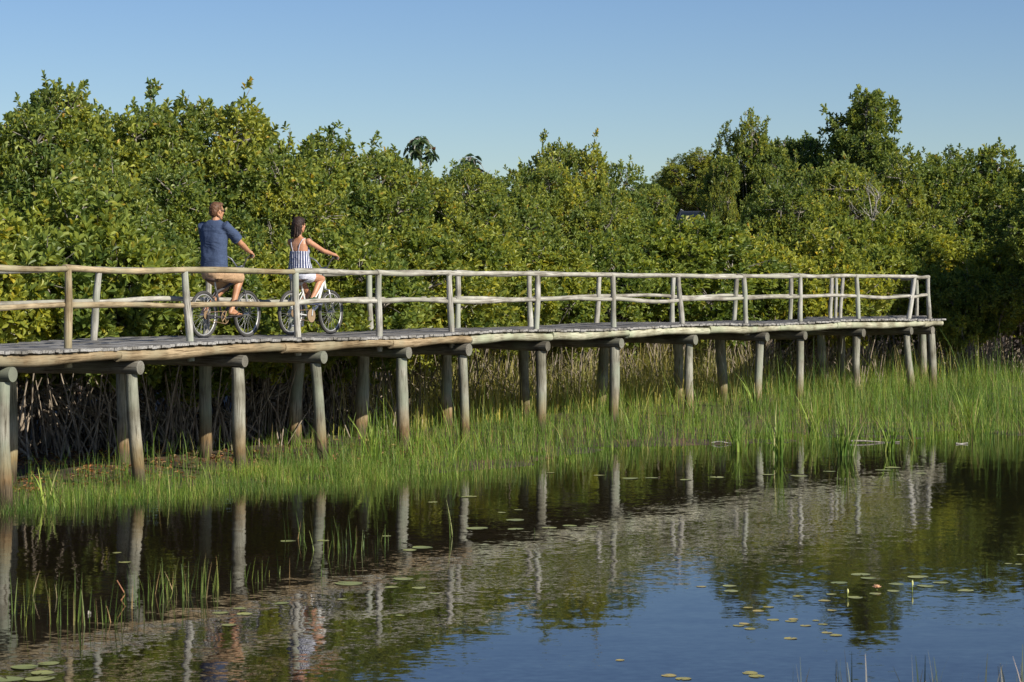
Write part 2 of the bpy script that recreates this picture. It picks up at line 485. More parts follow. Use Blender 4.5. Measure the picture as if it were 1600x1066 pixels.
a2 = n.new('ShaderNodeVectorMath'); a2.operation = 'ADD'; a2.inputs[1].default_value = (0, 0, 1); l.new(a1.outputs[0], a2.inputs[0])
nn_ = n.new('ShaderNodeVectorMath'); nn_.operation = 'NORMALIZE'; l.new(a2.outputs[0], nn_.inputs[0])
l.new(nn_.outputs[0], p.inputs['Normal'])
wv = [(-900, -120, 0), (900, -120, 0), (900, 70, 0), (-900, 70, 0)]
tag(link('water', np_mesh('water', wv, [(0, 1, 2, 3)], m)), kind='structure')

# ------------------------------------------------------------------ boardwalk
TPX = [-420, -100, 107, 298, 463, 592, 703, 840, 958, 1064, 1164, 1251, 1339, 1419, 1452]
TKH = [160, 140.5, 128.5, 117.5, 109.5, 103, 98, 92.3, 87, 82.5, 78, 74.3, 71.5, 69.5, 68.7]
KFIT = np.polyfit(TPX, TKH, 3)
DECK = 1.83
def kh(px): return float(np.polyval(KFIT, px))
def front(px):
    k = kh(px)
    return Vector(((px - 800) / k, F / k, 0))
def tang(px):
    return (front(px + 6) - front(px - 6)).normalized()
def nrm(px):
    t = tang(px)
    return Vector((-t.y, t.x, 0))
bw = empty('boardwalk', (0, 40, 0))
tag(bw, 'weathered wooden boardwalk on log piles with pole railings over the marsh', 'boardwalk')
BO = Vector((0, 40, 0))
def bwp(mb, name, mat):
    mb.v = [(a, b - 40, c) for a, b, c in mb.v]
    return mb.build(name, mat, bw)

def log(mb, a, b, r0, r1, wob=0.012, n=12, seg=7, sag=0.0):
    a, b = Vector(a), Vector(b)
    d = b - a
    u, w = frame_of(d)
    ph = [random.uniform(0, 6.28) for _ in range(4)]
    P, Rr = [], []
    for i in range(seg + 1):
        t = i / seg
        e = math.sin(math.pi * t) * 0.6 + 0.4
        o = u * (wob * e * math.sin(3.1 * t * 2 + ph[0])) + w * (wob * e * math.sin(4.2 * t + ph[1]))
        P.append(a + d * t + o - Vector((0, 0, sag * 4 * t * (1 - t))))
        Rr.append((r0 + (r1 - r0) * t) * (1 + 0.06 * math.sin(7 * t + ph[2]) + random.uniform(-.025, .025)))
    mb.tube(P, Rr, n)

# front posts: (base px, top px, top row in the photo)
FP = [(-118, -112, 411), (107, 106, 415), (298, 289, 418), (465, 462, 420), (592, 592, 421.4), (706, 702, 422.6), (838, 840, 424.6),
      (960, 957, 425), (1067, 1060, 427), (1167, 1162, 428), (1251, 1250, 427), (1343, 1338, 427.5), (1418, 1429, 428), (1452, 1450, 429)]
WR = 1.6                                   # railing to railing
tops, lows = [], []
for i, (pb, ptp, ty) in enumerate(FP):
    b = front(pb); t = front(ptp)
    zt = CZ + (YH - ty - 4) * t.y / F
    mb = MB(); log(mb, (b.x, b.y, 1.58), (t.x, t.y, zt - 0.02), 0.052, 0.046, 0.010)
    bwp(mb, 'rail_post', W_TAN if i < 2 else W_POST)
    tops.append(Vector((t.x, t.y, zt)))
    f = 0.52
    lows.append(Vector((b.x + (t.x - b.x) * f, b.y + (t.y - b.y) * f, DECK + 0.50 + random.uniform(-.025, .025))))
def rails(T, Lw, cols):
    for i in range(len(T) - 1):
        d = (T[i + 1] - T[i]).normalized()
        mb = MB(); log(mb, T[i] - d * 0.07, T[i + 1] + d * 0.05, 0.042, 0.036, 0.014, sag=random.uniform(0, .02), seg=9)
        bwp(mb, 'top_rail', cols(i))
        n_ = Vector((-d.y, d.x, 0))
        mb = MB(); log(mb, Lw[i] - d * 0.05 + n_ * 0.03, Lw[i + 1] + d * 0.05 + n_ * 0.03 + Vector((0, 0, random.uniform(-.02, .02))), 0.040, 0.032, 0.020, sag=random.uniform(-0.01, .03), seg=9)
        bwp(mb, 'lower_rail', cols(i))
rails(tops, lows, lambda i: W_TAN if i < 3 else W_RAIL)
# rear railing
REAR = {298: (143, 155), 465: (322, 326), 592: (455, 457), 706: (579, 577), 838: (716, 715), 960: (829, 827), 1067: (931, 936),
        1167: (1050, 1052), 1251: (1145, 1152), 1343: (1234, 1236)}
rt, rl = [], []
for pb, ptp, ty in FP:
    if pb > 1343: continue
    b0 = front(pb) + nrm(pb) * WR
    if pb in REAR:
        q = [px for px in REAR[pb]]
        b = Vector(((q[0] - 800) / F * b0.y, b0.y, 0)); t = Vector(((q[1] - 800) / F * b0.y, b0.y, 0))
    else:
        b = b0; t = b0.copy()
    zt = DECK + 0.96 + random.uniform(-.012, .012)
    mb = MB(); log(mb, (b.x, b.y, 1.58), (t.x, t.y, zt - 0.02), 0.052, 0.046, 0.010)
    bwp(mb, 'rail_post', W_POST)
    rt.append(Vector((t.x, t.y, zt)))
    rl.append(Vector(((b.x + t.x) / 2, (b.y + t.y) / 2, DECK + 0.53 + random.uniform(-.02, .02))))
rt.append(Vector((7.28, 51.2, DECK + .95))); rl.append(Vector((7.28, 51.2, DECK + .5)))
rails(rt, rl, lambda i: W_RAIL)
# platform railing at the far end
PLAT = [Vector((6.25, 47.35, 0)), Vector((9.72, 51.2, 0)), Vector((10.2, 55.5, 0)), Vector((7.55, 57.2, 0)), Vector((6.7, 51.0, 0))]
pposts = [(7.28, 51.2, 0.05, 7.30), (7.46, 51.6, 0.04, 7.46), (7.60, 51.9, 0.045, 7.66), (8.62, 57.0, 0.05, 8.6), (9.95, 55.0, 0.05, 9.92), (9.0, 51.0, 0.055, 9.15)]
pp = []
for x, y, r, xt in pposts:
    mb = MB(); log(mb, (x, y, 1.58), (xt, y, DECK + 0.93), r, r * 0.9, 0.012)
    bwp(mb, 'rail_post', W_POST)
    pp.append(Vector((xt, y, DECK + 0.90)))
for a, b, h in ((pp[3], pp[4], 0), (pp[4], tops[-1], 0), (pp[2], pp[3], -.42), (pp[3], pp[4], -.42), (pp[4], tops[-1], -.42)):
    mb = MB(); log(mb, a + Vector((0, 0, h)), b + Vector((0, 0, h)), 0.04, 0.036, 0.016, seg=9)
    bwp(mb, 'top_rail' if h == 0 else 'lower_rail', W_RAIL)

# deck planks
curve = [(px, front(px)) for px in range(-330, 1476, 3)]
S = [0.0]
for a, b in zip(curve, curve[1:]):
    S.append(S[-1] + (b[1] - a[1]).length)
mb = MB(); s_ = 0.0
pxs = [c[0] for c in curve]
while s_ < S[-1]:
    wdt = random.uniform(0.085, 0.125)
    px = float(np.interp(s_ + wdt / 2, S, pxs))
    if px > 1459: break
    c0, t_, n_ = front(px), tang(px), nrm(px)
    lo, hi = -0.30 + random.uniform(-.018, .014), WR + 0.40 + random.uniform(-.05, .05)
    if px > 1262: hi = 1.0
    zz = DECK - 0.017 + 0.018 * math.sin(s_ * 0.9) + random.uniform(-.005, .005)
    tl = random.uniform(-.006, .006)
    mb.box(c0 + n_ * (lo + hi) / 2 + Vector((0, 0, zz)), t_ * (wdt / 2 - 0.0026), n_ * (hi - lo) / 2 + Vector((0, 0, tl)), (0, 0, 0.017))
    s_ += wdt
# platform planks run across the polygon
c0 = Vector((8.4, 52.6, 0)); td = Vector((0.66, 0.75, 0)).normalized(); nd = Vector((-td.y, td.x, 0))
def clip(o, d, poly):
    ts = []
    for a, b in zip(poly, poly[1:] + poly[:1]):
        e = b - a
        den = d.x * e.y - d.y * e.x
        if abs(den) < 1e-9: continue
        w = a - o
        t = (w.x * e.y - w.y * e.x) / den
        k = (w.x * d.y - w.y * d.x) / den
        if 0 <= k <= 1: ts.append(t)
    return (min(ts), max(ts)) if len(ts) >= 2 else None
q = -8.0
while q < 8:
    wdt = random.uniform(0.09, 0.125)
    o = c0 + td * q
    r_ = clip(o, nd, PLAT)
    if r_ and r_[1] - r_[0] > 0.2:
        lo, hi = r_
        px_here = 0
        lo += 0.72 if (o + nd * lo).y < 53 else 0      # meets the planks along the front
        if hi - lo > 0.2:
            mb.box(o + nd * (lo + hi) / 2 + Vector((0, 0, DECK - 0.017 - 0.004 + random.uniform(-.004, .004))), td * (wdt / 2 - 0.004), nd * (hi - lo) / 2, (0, 0, 0.017))
    q += wdt
bwp(mb, 'deck_planks', W_DECK)

# stringer logs under the plank ends
for off, zc in ((-0.22, 1.715), (WR + 0.2, 1.715)):
    edges = [-330, -60, 160, 420, 590, 714, 842, 962, 1090, 1200, 1290, 1428, 1457]
    for i, (a, b) in enumerate(zip(edges, edges[1:])):
        if off > 0 and b > 1300: continue
        P, Rr = [], []
        ph = random.uniform(0, 6)
        for k in range(11):
            px = a + (b - a) * k / 10
            P.append(front(px) + nrm(px) * off + Vector((0, 0, zc + 0.018 * math.sin(k * 0.55 + ph))))
            Rr.append(0.078 - 0.012 * k / 10 + 0.005 * math.sin(k * 1.3 + ph) + random.uniform(-.002, .002))
        mb = MB(); mb.tube(P, Rr, 14)
        bwp(mb, 'stringer_log', W_STR if b <= 714 else W_STRG)
# platform edge logs
for a, b in ((PLAT[1], PLAT[2]), (PLAT[2], PLAT[3]), (PLAT[3], PLAT[4])):
    cc = (PLAT[0] + PLAT[2]) / 2
    a2, b2 = a + (cc - a).normalized() * 0.15, b + (cc - b).normalized() * 0.15
    mb = MB(); log(mb, a2 + Vector((0, 0, 1.715)), b2 + Vector((0, 0, 1.715)), 0.075, 0.066)
    bwp(mb, 'stringer_log', W_STRG)

# piles and cap logs: (top px, foot px)
PILES = [(-165, -160), (4, 8), (205, 220), (369, 380), (490, 508), (626, 627), (720, 726), (842, 844), (957, 957), (1075, 1074), (1184, 1180),
         (1247, 1246), (1336, 1335), (1414, 1426), (1452, 1456)]
for i, (a, b) in enumerate(PILES):
    n_ = nrm(a)
    o = -0.16
    fx = lambda q: q - 0.16 * nrm(q).y * 0 - 0.16 * (-nrm(q).x) * kh(q) * .85
    a, b = fx(a), fx(b)
    p1 = front(a) + n_ * o; p0 = front(b) + n_ * o
    r = 0.085 * random.uniform(0.90, 1.08)
    mb = MB(); log(mb, (p0.x, p0.y, -0.7), (p1.x, p1.y, 1.47), r * 1.06, r * 0.95, 0.018, 16, 12)
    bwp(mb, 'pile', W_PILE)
    q1 = front(a) + n_ * (WR + 0.14); q0 = q1 + Vector((random.uniform(-.08, .12), 0, 0))
    if a < 1300:
        r = 0.10 * random.uniform(0.95, 1.1)
        mb = MB(); log(mb, (q0.x, q0.y, -0.6), (q1.x, q1.y, 1.47), r * 1.05, r * 0.95, 0.02, 14, 12)
        bwp(mb, 'pile', W_PILE)
    e = 0.42 if a >= 1414 else 0
    rc = random.uniform(.083, .096)
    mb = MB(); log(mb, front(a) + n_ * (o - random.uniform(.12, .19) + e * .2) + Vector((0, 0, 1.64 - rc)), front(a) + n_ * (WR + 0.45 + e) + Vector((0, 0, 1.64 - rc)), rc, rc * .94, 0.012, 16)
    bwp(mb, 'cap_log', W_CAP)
for x, y in ((7.25, 52.4), (7.8, 53.0), (9.95, 54.4), (7.9, 56.6)):
    mb = MB(); log(mb, (x, y, -0.5), (x + random.uniform(-.05, .05), y, 1.64), 0.1, 0.09, 0.02, 14, 10)
    bwp(mb, 'pile', W_PILE)
# ------------------------------------------------------------------ mangroves
def unit(v):
    return v / np.maximum(1e-9, np.linalg.norm(v, axis=-1, keepdims=True))

def leaves_mesh(name, pos, axis, per, L, Wd, spread, mat, g, curl=0.25):
    """rosettes of folded obovate leaves round each shoot tip"""
    n = len(pos)
    a = unit(axis)
    h = np.where(np.abs(a[:, 2:3]) < 0.9, np.array([[0, 0, 1.0]]), np.array([[1.0, 0, 0]]))
    u = unit(np.cross(a, h)); w = np.cross(a, u)
    k = np.arange(per)
    ang = k[None, :] * 2.4 + g.random((n, 1)) * 6.28 + g.normal(0, .25, (n, per))
    tilt = R(spread[0]) + (k[None, :] / per) * R(spread[1] - spread[0]) + g.normal(0, .2, (n, per))
    rad = u[:, None, :] * np.cos(ang)[..., None] + w[:, None, :] * np.sin(ang)[..., None]
    d = unit(a[:, None, :] * np.cos(tilt)[..., None] + rad * np.sin(tilt)[..., None])
    base = pos[:, None, :] - a[:, None, :] * (k[None, :, None] / per) * L * 0.8
    nor = unit(a[:, None, :] * np.sin(tilt)[..., None] - rad * np.cos(tilt)[..., None] + g.normal(0, .15, (n, per, 3)))
    side = unit(np.cross(d, nor))
    nor = np.cross(side, d)
    ln = (L * g.uniform(.65, 1.15, (n, per)))[..., None]
    wd = (Wd * g.uniform(.75, 1.15, (n, per)))[..., None]
    fold = nor * wd * 0.35
    v = np.stack([base,
                  base + d * ln * .45 + side * wd * .42 + fold,
                  base + d * ln * .78 + side * wd * .46 + fold - nor * ln * curl * .3,
                  base + d * ln - nor * ln * curl * .55,
                  base + d * ln * .78 - side * wd * .46 + fold - nor * ln * curl * .3,
                  base + d * ln * .45 - side * wd * .42 + fold], 2)
    v = v.reshape(-1, 6, 3)
    m = len(v)
    b = np.arange(m)[:, None] * 6
    q = np.concatenate([b + np.array([[0, 1, 2, 3]]), b + np.array([[0, 3, 4, 5]])], 1).reshape(-1, 4)
    return np_mesh(name, v.reshape(-1, 3), q, mat)

def tube_np(segs, n=5):
    """segs: list of (points (m,3), radii (m,)); one mesh of tubes"""
    V, Q, o = [], [], 0
    for P, r in segs:
        P = np.asarray(P, float); r = np.asarray(r, float)
        m = len(P)
        d = unit(np.gradient(P, axis=0))
        h = np.where(np.abs(d[:, 2:3]) < 0.9, np.array([[0, 0, 1.0]]), np.array([[1.0, 0, 0]]))
        u = unit(np.cross(d, h)); w = np.cross(d, u)
        t = np.arange(n) * 2 * np.pi / n
        ring = P[:, None, :] + (u[:, None, :] * np.cos(t)[None, :, None] + w[:, None, :] * np.sin(t)[None, :, None]) * r[:, None, None]
        V.append(ring.reshape(-1, 3))
        i = np.arange(m - 1)[:, None] * n; k = np.arange(n)[None, :]; k2 = (k + 1) % n
        Q.append(np.stack([i + k, i + k2, i + n + k2, i + n + k], -1).reshape(-1, 4) + o)
        o += m * n
    return np.concatenate(V), np.concatenate(Q)

def bez(a, b, c, m):
    t = np.linspace(0, 1, m)[:, None]
    return (1 - t) ** 2 * np.asarray(a) + 2 * t * (1 - t) * np.asarray(b) + t * t * np.asarray(c)

def make_tree_meshes(seed, H, rx, zlow, nl, rosettes, L, leafmat, spriggy=0.35, roots=26, stems=26, slim=1.0, lobe=(.42, .72)):
    g = np.random.default_rng(seed)
    lob, rad = [], []
    zc, rz = (H + zlow) / 2, (H - zlow) / 2
    tries = 0
    while len(lob) < nl and tries < 4000:
        tries += 1
        d = unit(g.normal(size=3)) * g.uniform(.25, 1) ** .5
        taper = 1 - 0.22 * max(0, d[2]) * slim
        c = np.array([d[0] * (rx - .45) * taper, d[1] * (rx - .45) * taper, zc + d[2] * (rz - .40)])
        if lob and min(np.linalg.norm((c - q) * [1, 1, .9]) for q in lob) < .42: continue
        lob.append(c); rad.append(g.uniform(*lobe))
    lob = np.array(lob); rad = np.array(rad)
    pos, ax = [], []
    for i, (c, r) in enumerate(zip(lob, rad)):
        m = rosettes
        d = unit(g.normal(size=(m, 3)) + np.array([0, 0, .25]))
        rr = r * (1 - .38 * g.random(m) ** 2)
        out = g.random(m) < spriggy * .25
        rr = np.where(out, r * g.uniform(1.0, 1.28, m), rr)
        q = c + d * rr[:, None] * np.array([1.08, 1.08, .9])
        # leave out what lies deep inside other lobes
        dist = np.linalg.norm(q[:, None, :] - lob[None], axis=2) / rad[None]
        dist[:, i] = 9
        keep = dist.min(1) > .55
        pos.append(q[keep]); ax.append((d + np.array([0, 0, .55]) + g.normal(0, .3, (m, 3)))[keep])
    # upright shoots that break the outline
    top = lob[:, 2] + rad
    shoots = []
    for i in np.argsort(-top)[:max(4, nl // 4)]:
        for _ in range(g.integers(0, 2)):
            s = lob[i] + np.array([g.normal(0, .22), g.normal(0, .22), rad[i] * .8])
            e = s + np.array([g.normal(0, .12), g.normal(0, .12), g.uniform(.08, .36) * (1 + spriggy)])
            t = np.linspace(.15, 1, g.integers(4, 9))[:, None]
            pos.append(s + (e - s) * t + g.normal(0, .05, (len(t), 3))); ax.append(np.tile((e - s), (len(t), 1)) + g.normal(0, .25, (len(t), 3)))
            shoots.append((np.array([s, e]), np.array([.008, .004])))
    pos = np.concatenate(pos); ax = np.concatenate(ax)
    crown = leaves_mesh('crown', pos, ax, 8, L, L * .46, (14, 96), leafmat, g)
    # trunk, limbs, twigs
    segs = []
    fork = np.array([g.normal(0, .12), g.normal(0, .12), max(.9, zlow * .9 + .3)])
    segs.append((bez([0, 0, -.1], [g.normal(0, .2), g.normal(0, .2), fork[2] * .5], fork, 7), np.linspace(.075, .06, 7) * (H / 5)))
    for c, r in zip(lob, rad):
        s = fork * g.uniform(.55, 1)
        mid = (s + c) / 2 + np.array([g.normal(0, .18), g.normal(0, .18), -.15])
        segs.append((bez(s, mid, c, 6), np.linspace(.034, .014, 6) * (H / 5) ** .5))
        for _ in range(11):
            e = c + unit(g.normal(size=3) + np.array([0, 0, .3])) * r * g.uniform(.75, 1.12)
            segs.append((bez(c, (c + e) / 2 + g.normal(0, .06, 3), e, 4), np.linspace(.012, .005, 4)))
    segs += shoots
    v, q = tube_np(segs, 5)
    trunk = np_mesh('trunk', v, q, BARK, True)
    segs = []
    for _ in range(roots):
        s = fork * g.uniform(.35, 1.0)
        t = g.uniform(0, 6.28); rr = g.uniform(.35, 1.45)
        e = np.array([math.cos(t) * rr, math.sin(t) * rr, -.12])
        kn = np.array([math.cos(t) * rr * .75, math.sin(t) * rr * .75, s[2] * g.uniform(.75, 1.15)])
        P = bez(s, kn, e, 8); r0 = g.uniform(.011, .024)
        segs.append((P, np.linspace(r0, r0 * .85, 8)))
    for _ in range(stems):
        t = g.uniform(0, 6.28); rr = rx * g.random() ** .5 * .95
        b = np.array([math.cos(t) * rr, math.sin(t) * rr, -.1])
        e = b + np.array([g.normal(0, .28), g.normal(0, .28), zlow + g.uniform(.2, 1.0)])
        r0 = g.uniform(.007, .017)
        segs.append((bez(b, (b + e) / 2 + g.normal(0, .10, 3), e, 5), np.linspace(r0, r0 * .6, 5)))
    v, q = tube_np(segs, 5)
    rts = np_mesh('prop_roots', v, q, ROOT, True)
    return dict(H=float(pos[:, 2].max()) + L * .6, rx=rx, crown=crown, trunk=trunk, roots=rts)

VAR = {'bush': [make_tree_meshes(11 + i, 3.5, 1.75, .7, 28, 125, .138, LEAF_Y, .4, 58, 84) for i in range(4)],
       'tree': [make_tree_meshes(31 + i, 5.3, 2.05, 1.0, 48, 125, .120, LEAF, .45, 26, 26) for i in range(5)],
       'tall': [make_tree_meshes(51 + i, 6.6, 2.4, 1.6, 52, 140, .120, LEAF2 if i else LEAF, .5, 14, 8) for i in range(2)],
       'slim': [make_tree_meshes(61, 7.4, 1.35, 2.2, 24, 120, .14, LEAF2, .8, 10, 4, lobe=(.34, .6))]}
USED = {}
def tree(kind, px, Y, top, label, wide=1.0, name='mangrove_tree', group='mangroves along the shore', base=None):
    vs = VAR[kind]
    i = USED.get(kind, 0); USED[kind] = i + 1
    v = vs[i % len(vs)]
    x = (px - 800) / F * Y
    zb = float(ground_z(x, Y)) if base is None else base
    zt = CZ + (YH - top) * Y / F + {'bush': 0, 'slim': .1}.get(kind, .05)
    s = (zt - zb) / v['H']
    r = empty(name, (x, Y, zb), random.uniform(0, 6.28))
    w = wide * (0.45 * s + 0.55)
    r.scale = (w, w, s)
    tag(r, label, 'mangrove' if kind != 'bush' else 'mangrove bush', group)
    link('trunk', v['trunk'], r); link('crown', v['crown'], r); link('prop_roots', v['roots'], r)
    return r

def bush(*a, **k): return tree('bush', *a, name='mangrove_bush', group='mangrove bushes behind the boardwalk', **k)
bush(-75, 32.6, 285, 'leafy mangrove bush cut by the left edge, behind the end of the handrail', wide=1.1)
bush(70, 33.6, 268, 'yellow-green mangrove bush with big leaves behind the leftmost railing bay', wide=1.1)
bush(185, 34.4, 335, 'low mangrove bush just left of the man in the blue shirt', wide=1.0)
bush(310, 35.4, 372, 'low mangrove bush directly behind the man on the bicycle', wide=1.0)
bush(420, 37.0, 360, 'mangrove bush between the two cyclists')
bush(520, 38.4, 345, 'mangrove bush right behind the woman on the bicycle', wide=1.05)
bush(632, 41.8, 352, 'round mangrove bush beyond the railing, next right from the woman', wide=1.05)
bush(735, 45.6, 338, 'mangrove bush below the two umbrella-leaved treetops', wide=1.1)
bush(845, 49.2, 350, 'mangrove bush under the pointed treetop in the middle of the shore', wide=1.1)
bush(950, 52.2, 352, 'mangrove bush on the slope left of the gap in the treeline', wide=1.1)
bush(1074, 53.6, 337, 'mangrove bush just left below the half-hidden dark car', wide=1.3)
bush(1092, 57.0, 334, 'mangrove bush hiding the lower half of the dark car', wide=1.25)
bush(1162, 55.0, 343, 'mangrove bush just right of the half-hidden dark car', wide=1.1)
bush(1262, 55.2, 352, 'mangrove bush left of the end platform, yellowish leaves', wide=1.1)
bush(1350, 60.3, 330, 'shaded mangrove bush behind the end platform of the boardwalk', wide=1.15)
bush(1440, 61.0, 345, 'shaded mangrove bush beside the end post of the boardwalk', wide=1.15)
bush(1510, 58.5, 398, 'small lighter bush catching sun right of the boardwalk end', wide=0.85)
bush(1600, 61, 345, 'dark mangrove bush at the right edge above the marsh grass', wide=1.15)

def mang(*a, **k): return tree('tree', *a, **k)
mang(20, 36.6, 152, 'mangrove at the left edge with its top a step below its neighbour')
mang(95, 37.4, 124, 'mangrove with the tallest pointed top at far left', wide=.9)
mang(205, 39.2, 128, 'mangrove topped by loose sprigs left of the round dome', wide=.95)
mang(330, 40.4, 131, 'mangrove with a broad domed top above the man in blue', wide=1.05)
mang(430, 42.0, 188, 'mangrove on the falling skyline between the two cyclists', wide=.9)
mang(545, 43.6, 196, 'mangrove with airy sprigs above the woman on the bicycle')
mang(270, 37.6, 255, 'mangrove standing in front of the domed tree, behind the man', wide=.9)
mang(150, 36.0, 240, 'mangrove behind the big-leaved bush at left', wide=.9)
mang(460, 39.8, 272, 'lower mangrove just above and behind the woman', wide=.9)
mang(615, 45.4, 224, 'mangrove below the left umbrella-leaved treetop', wide=.9)
mang(698, 49.2, 250, 'low-topped mangrove between the umbrella-leaved treetops', wide=.95)
mang(783, 52.6, 266, 'mangrove in the skyline dip right of the umbrella-leaved treetops', wide=.9)
mang(845, 56.0, 228, 'mangrove forming the left shoulder of the pointed middle treetop', wide=.85)
mang(893, 57.6, 206, 'mangrove with the pointed top in the middle of the skyline', wide=.8)
mang(950, 58.4, 247, 'mangrove forming the right shoulder of the pointed middle treetop', wide=.8)
mang(920, 55.5, 300, 'lower mangrove in front of the pointed middle treetop', wide=.95)
mang(1003, 60.0, 287, 'low mangrove left of the half-hidden car, at the skyline gap', wide=.85)
mang(1225, 60.5, 262, 'mangrove in front of the dark ragged-topped trees right of the gap', wide=.95)
mang(1295, 63.2, 236, 'mangrove at the foot of the tall slim tree, left side', wide=.95)
mang(1395, 65.0, 236, 'mangrove at the foot of the tall slim tree, right side', wide=.95)
mang(1452, 66.4, 224, 'mangrove with an even top, next right after the slim tall tree')
mang(1525, 66.8, 221, 'mangrove with a pair of small peaks near the right edge')
mang(1605, 67.0, 229, 'mangrove cut by the right edge of the view', wide=1.05)
tree('tall', 1168, 71, 172, 'big dark mangrove with a high ragged top, right above the half-hidden car', wide=.66)
tree('tree', 1128, 70, 262, 'narrow mangrove low on the left flank of the ragged-topped one', wide=.30)
tree('tall', 1235, 73, 206, 'dark broad mangrove right behind the ragged-topped one', wide=1.0)
tree('slim', 1342, 71, 137, 'tall slim tree rising alone above the right-hand skyline')
tree('tall', 1092, 126, 232, 'dark mangrove directly behind the half-hidden car', wide=1.25)
tree('tall', 1700, 66, 225, 'mangrove whose left flank enters at the right edge', wide=1.2)
tree('tall', 1668, 57, 245, 'near mangrove standing on the right shore, throwing the dark shade', wide=1.1)
tree('tall', 1010, 118, 285, 'distant dark mangrove seen in the skyline gap', wide=1.0)
tree('tall', 1052, 132, 268, 'distant mangrove behind the half-hidden dark car', wide=1.2)
tree('tall', 1120, 134, 258, 'distant mangrove on the rise right of the half-hidden car', wide=1.2)

# ---- umbrella-leaved trees
def umbrella_tree(px, Y, top, label, seed, spread=.45):
    g = np.random.default_rng(seed)
    P = pt(px, top, Y)
    zb = float(ground_z(P.x, Y))
    r = tag(empty('umbrella_tree', (P.x, Y, zb)), label, 'tree', 'umbrella-leaved trees over the mangroves')
    h = P.z - zb
    pos, ax = [], []
    segs = [(bez([0, 0, 0], [g.normal(0, .1), 0, h * .5], [0, 0, h - .12], 8), np.linspace(.06, .03, 8))]
    for i in range(9):
        t = i * 2.4 + g.normal(0, .3); rr = spread * math.sqrt((i + .6) / 9) * g.uniform(.8, 1.15)
        c = np.array([math.cos(t) * rr, math.sin(t) * rr, h - .02 - .95 * rr * rr / spread * (1 + .3 * g.random())])
        segs.append((bez([0, 0, h - .14], [c[0] * .5, c[1] * .5, h - .0], c, 4), np.full(4, .007)))
        pos.append(c); ax.append([math.cos(t) * .45, math.sin(t) * .45, 1])
    v, q = tube_np(segs, 6)
    link('trunk', np_mesh('trunk', v, q, PALEBARK, True), r)
    link('crown', leaves_mesh('crown', np.array(pos), np.array(ax), 9, .27, .10, (88, 122), CECR, g, curl=.9), r)
umbrella_tree(655, 58, 210, 'thin tree with drooping umbrella leaves, the higher of the pair', 3)
umbrella_tree(733, 60, 240, 'thin tree with drooping umbrella leaves, the lower of the pair', 4, .5)

# ---- bare grey branches in front of the right-hand trees
g = np.random.default_rng(5)
P = pt(1340, 325, 64.0); zb = 0.1
r = tag(empty('dead_bush', (P.x, P.y - 2.6, zb)), 'bare pale branches of a dead bush below the tall slim tree', 'dead bush')
segs = [(bez([0, 0, 0], [.1, 0, 1.5], [0, 0, P.z - zb - .3], 6), np.linspace(.05, .035, 6))]
for _ in range(15):
    s = np.array([0, 0, P.z - zb - .3 - g.random() * .5]); e = s + np.array([g.normal(0, .33), g.normal(0, .3), g.uniform(.3, .9)])
    md = (s + e) / 2 + np.array([g.normal(0, .15), 0, .15])
    segs.append((bez(s, md, e, 5), np.linspace(.014, .004, 5)))
    for _ in range(3):
        e2 = e + np.array([g.normal(0, .2), g.normal(0, .2), g.uniform(.05, .35)])
        segs.append((bez((md + e) / 2, e, e2, 4), np.linspace(.008, .004, 4)))
v, q = tube_np(segs, 5)
link('branches', np_mesh('branches', v, q, PALEBARK, True), r)

# ------------------------------------------------------------------ grass, sedges, reeds
def blades(n, xy, h, w, lean, g, z0=None, seg=3):
    """curved tapering blades; n roots at xy, heights h"""
    az = g.random(n) * 6.28
    face = az + g.normal(1.57, .5, n)
    d = np.stack([np.cos(az), np.sin(az), np.zeros(n)], 1)
    s = np.stack([np.cos(face), np.sin(face), np.zeros(n)], 1)
    z = ground_z(xy[:, 0], xy[:, 1]) if z0 is None else np.full(n, z0)
    b = np.stack([xy[:, 0], xy[:, 1], np.minimum(z, 0.05) - .06], 1)
    V = []
    for i in range(seg + 1):
        t = i / seg
        bend = lean * h * (0.35 * t + .65 * t * t)
        c = b + d * bend[:, None] + np.array([0, 0, 1.0]) * ((h + .06) * t * np.sqrt(np.maximum(.15, 1 - (lean * t) ** 2 * .7)))[:, None]
        wd = (w * (1 - t) ** .7 * (1 if i < seg else 0))[:, None]
        if i < seg: V += [c - s * wd * .5, c + s * wd * .5]
        else: V += [c - s * w[:, None] * .06, c + s * w[:, None] * .06]
    k = 2 * (seg + 1)
    v = np.stack(V, 1).reshape(-1, 3)
    o = np.arange(n)[:, None] * k
    q = np.concatenate([o + np.array([[2 * i, 2 * i + 1, 2 * i + 3, 2 * i + 2]]) for i in range(seg)], 1).reshape(-1, 4)
    return v, q

g = np.random.default_rng(21)
N = 520000
x = g.uniform(-9, 17, N); y = g.uniform(23, 64, N)
d = y - shore(x) + (vnoise(x, y, .7, 42) - .5) * 1.3
pxv = 800 + F * x / y
kfr = np.polyval(KFIT, np.clip(pxv, -300, 1500)); Yfr = F / kfr
beh = y - Yfr                              # depth behind the front posts on the same sight line
edge = np.interp(pxv, [-200, 0, 250, 450, 600, 800, 1000, 1200, 1400, 1500, 1700], [2.6, 2.8, 3.0, 3.9, 5.8, 9.0, 9.5, 10, 10.5, 14, 16])
dens = np.clip((d + .55) / .8, 0, 1) * np.clip(1.25 - (beh / edge), 0, 1)
dens *= np.interp(pxv, [-200, 0, 180, 330, 520, 800, 1600], [.75, .75, .72, .72, .82, .9, 1.0])
dens *= .2 + 1.15 * vnoise(x, y, 1.1, 5) * (.5 + vnoise(x, y, 3.1, 8))
dens *= np.where(d < .25, .35 + .4 * vnoise(x, y, 2.3, 9), 1)
dens *= np.interp(y, [23, 33, 45, 64], [1.0, 0.85, .6, .45])
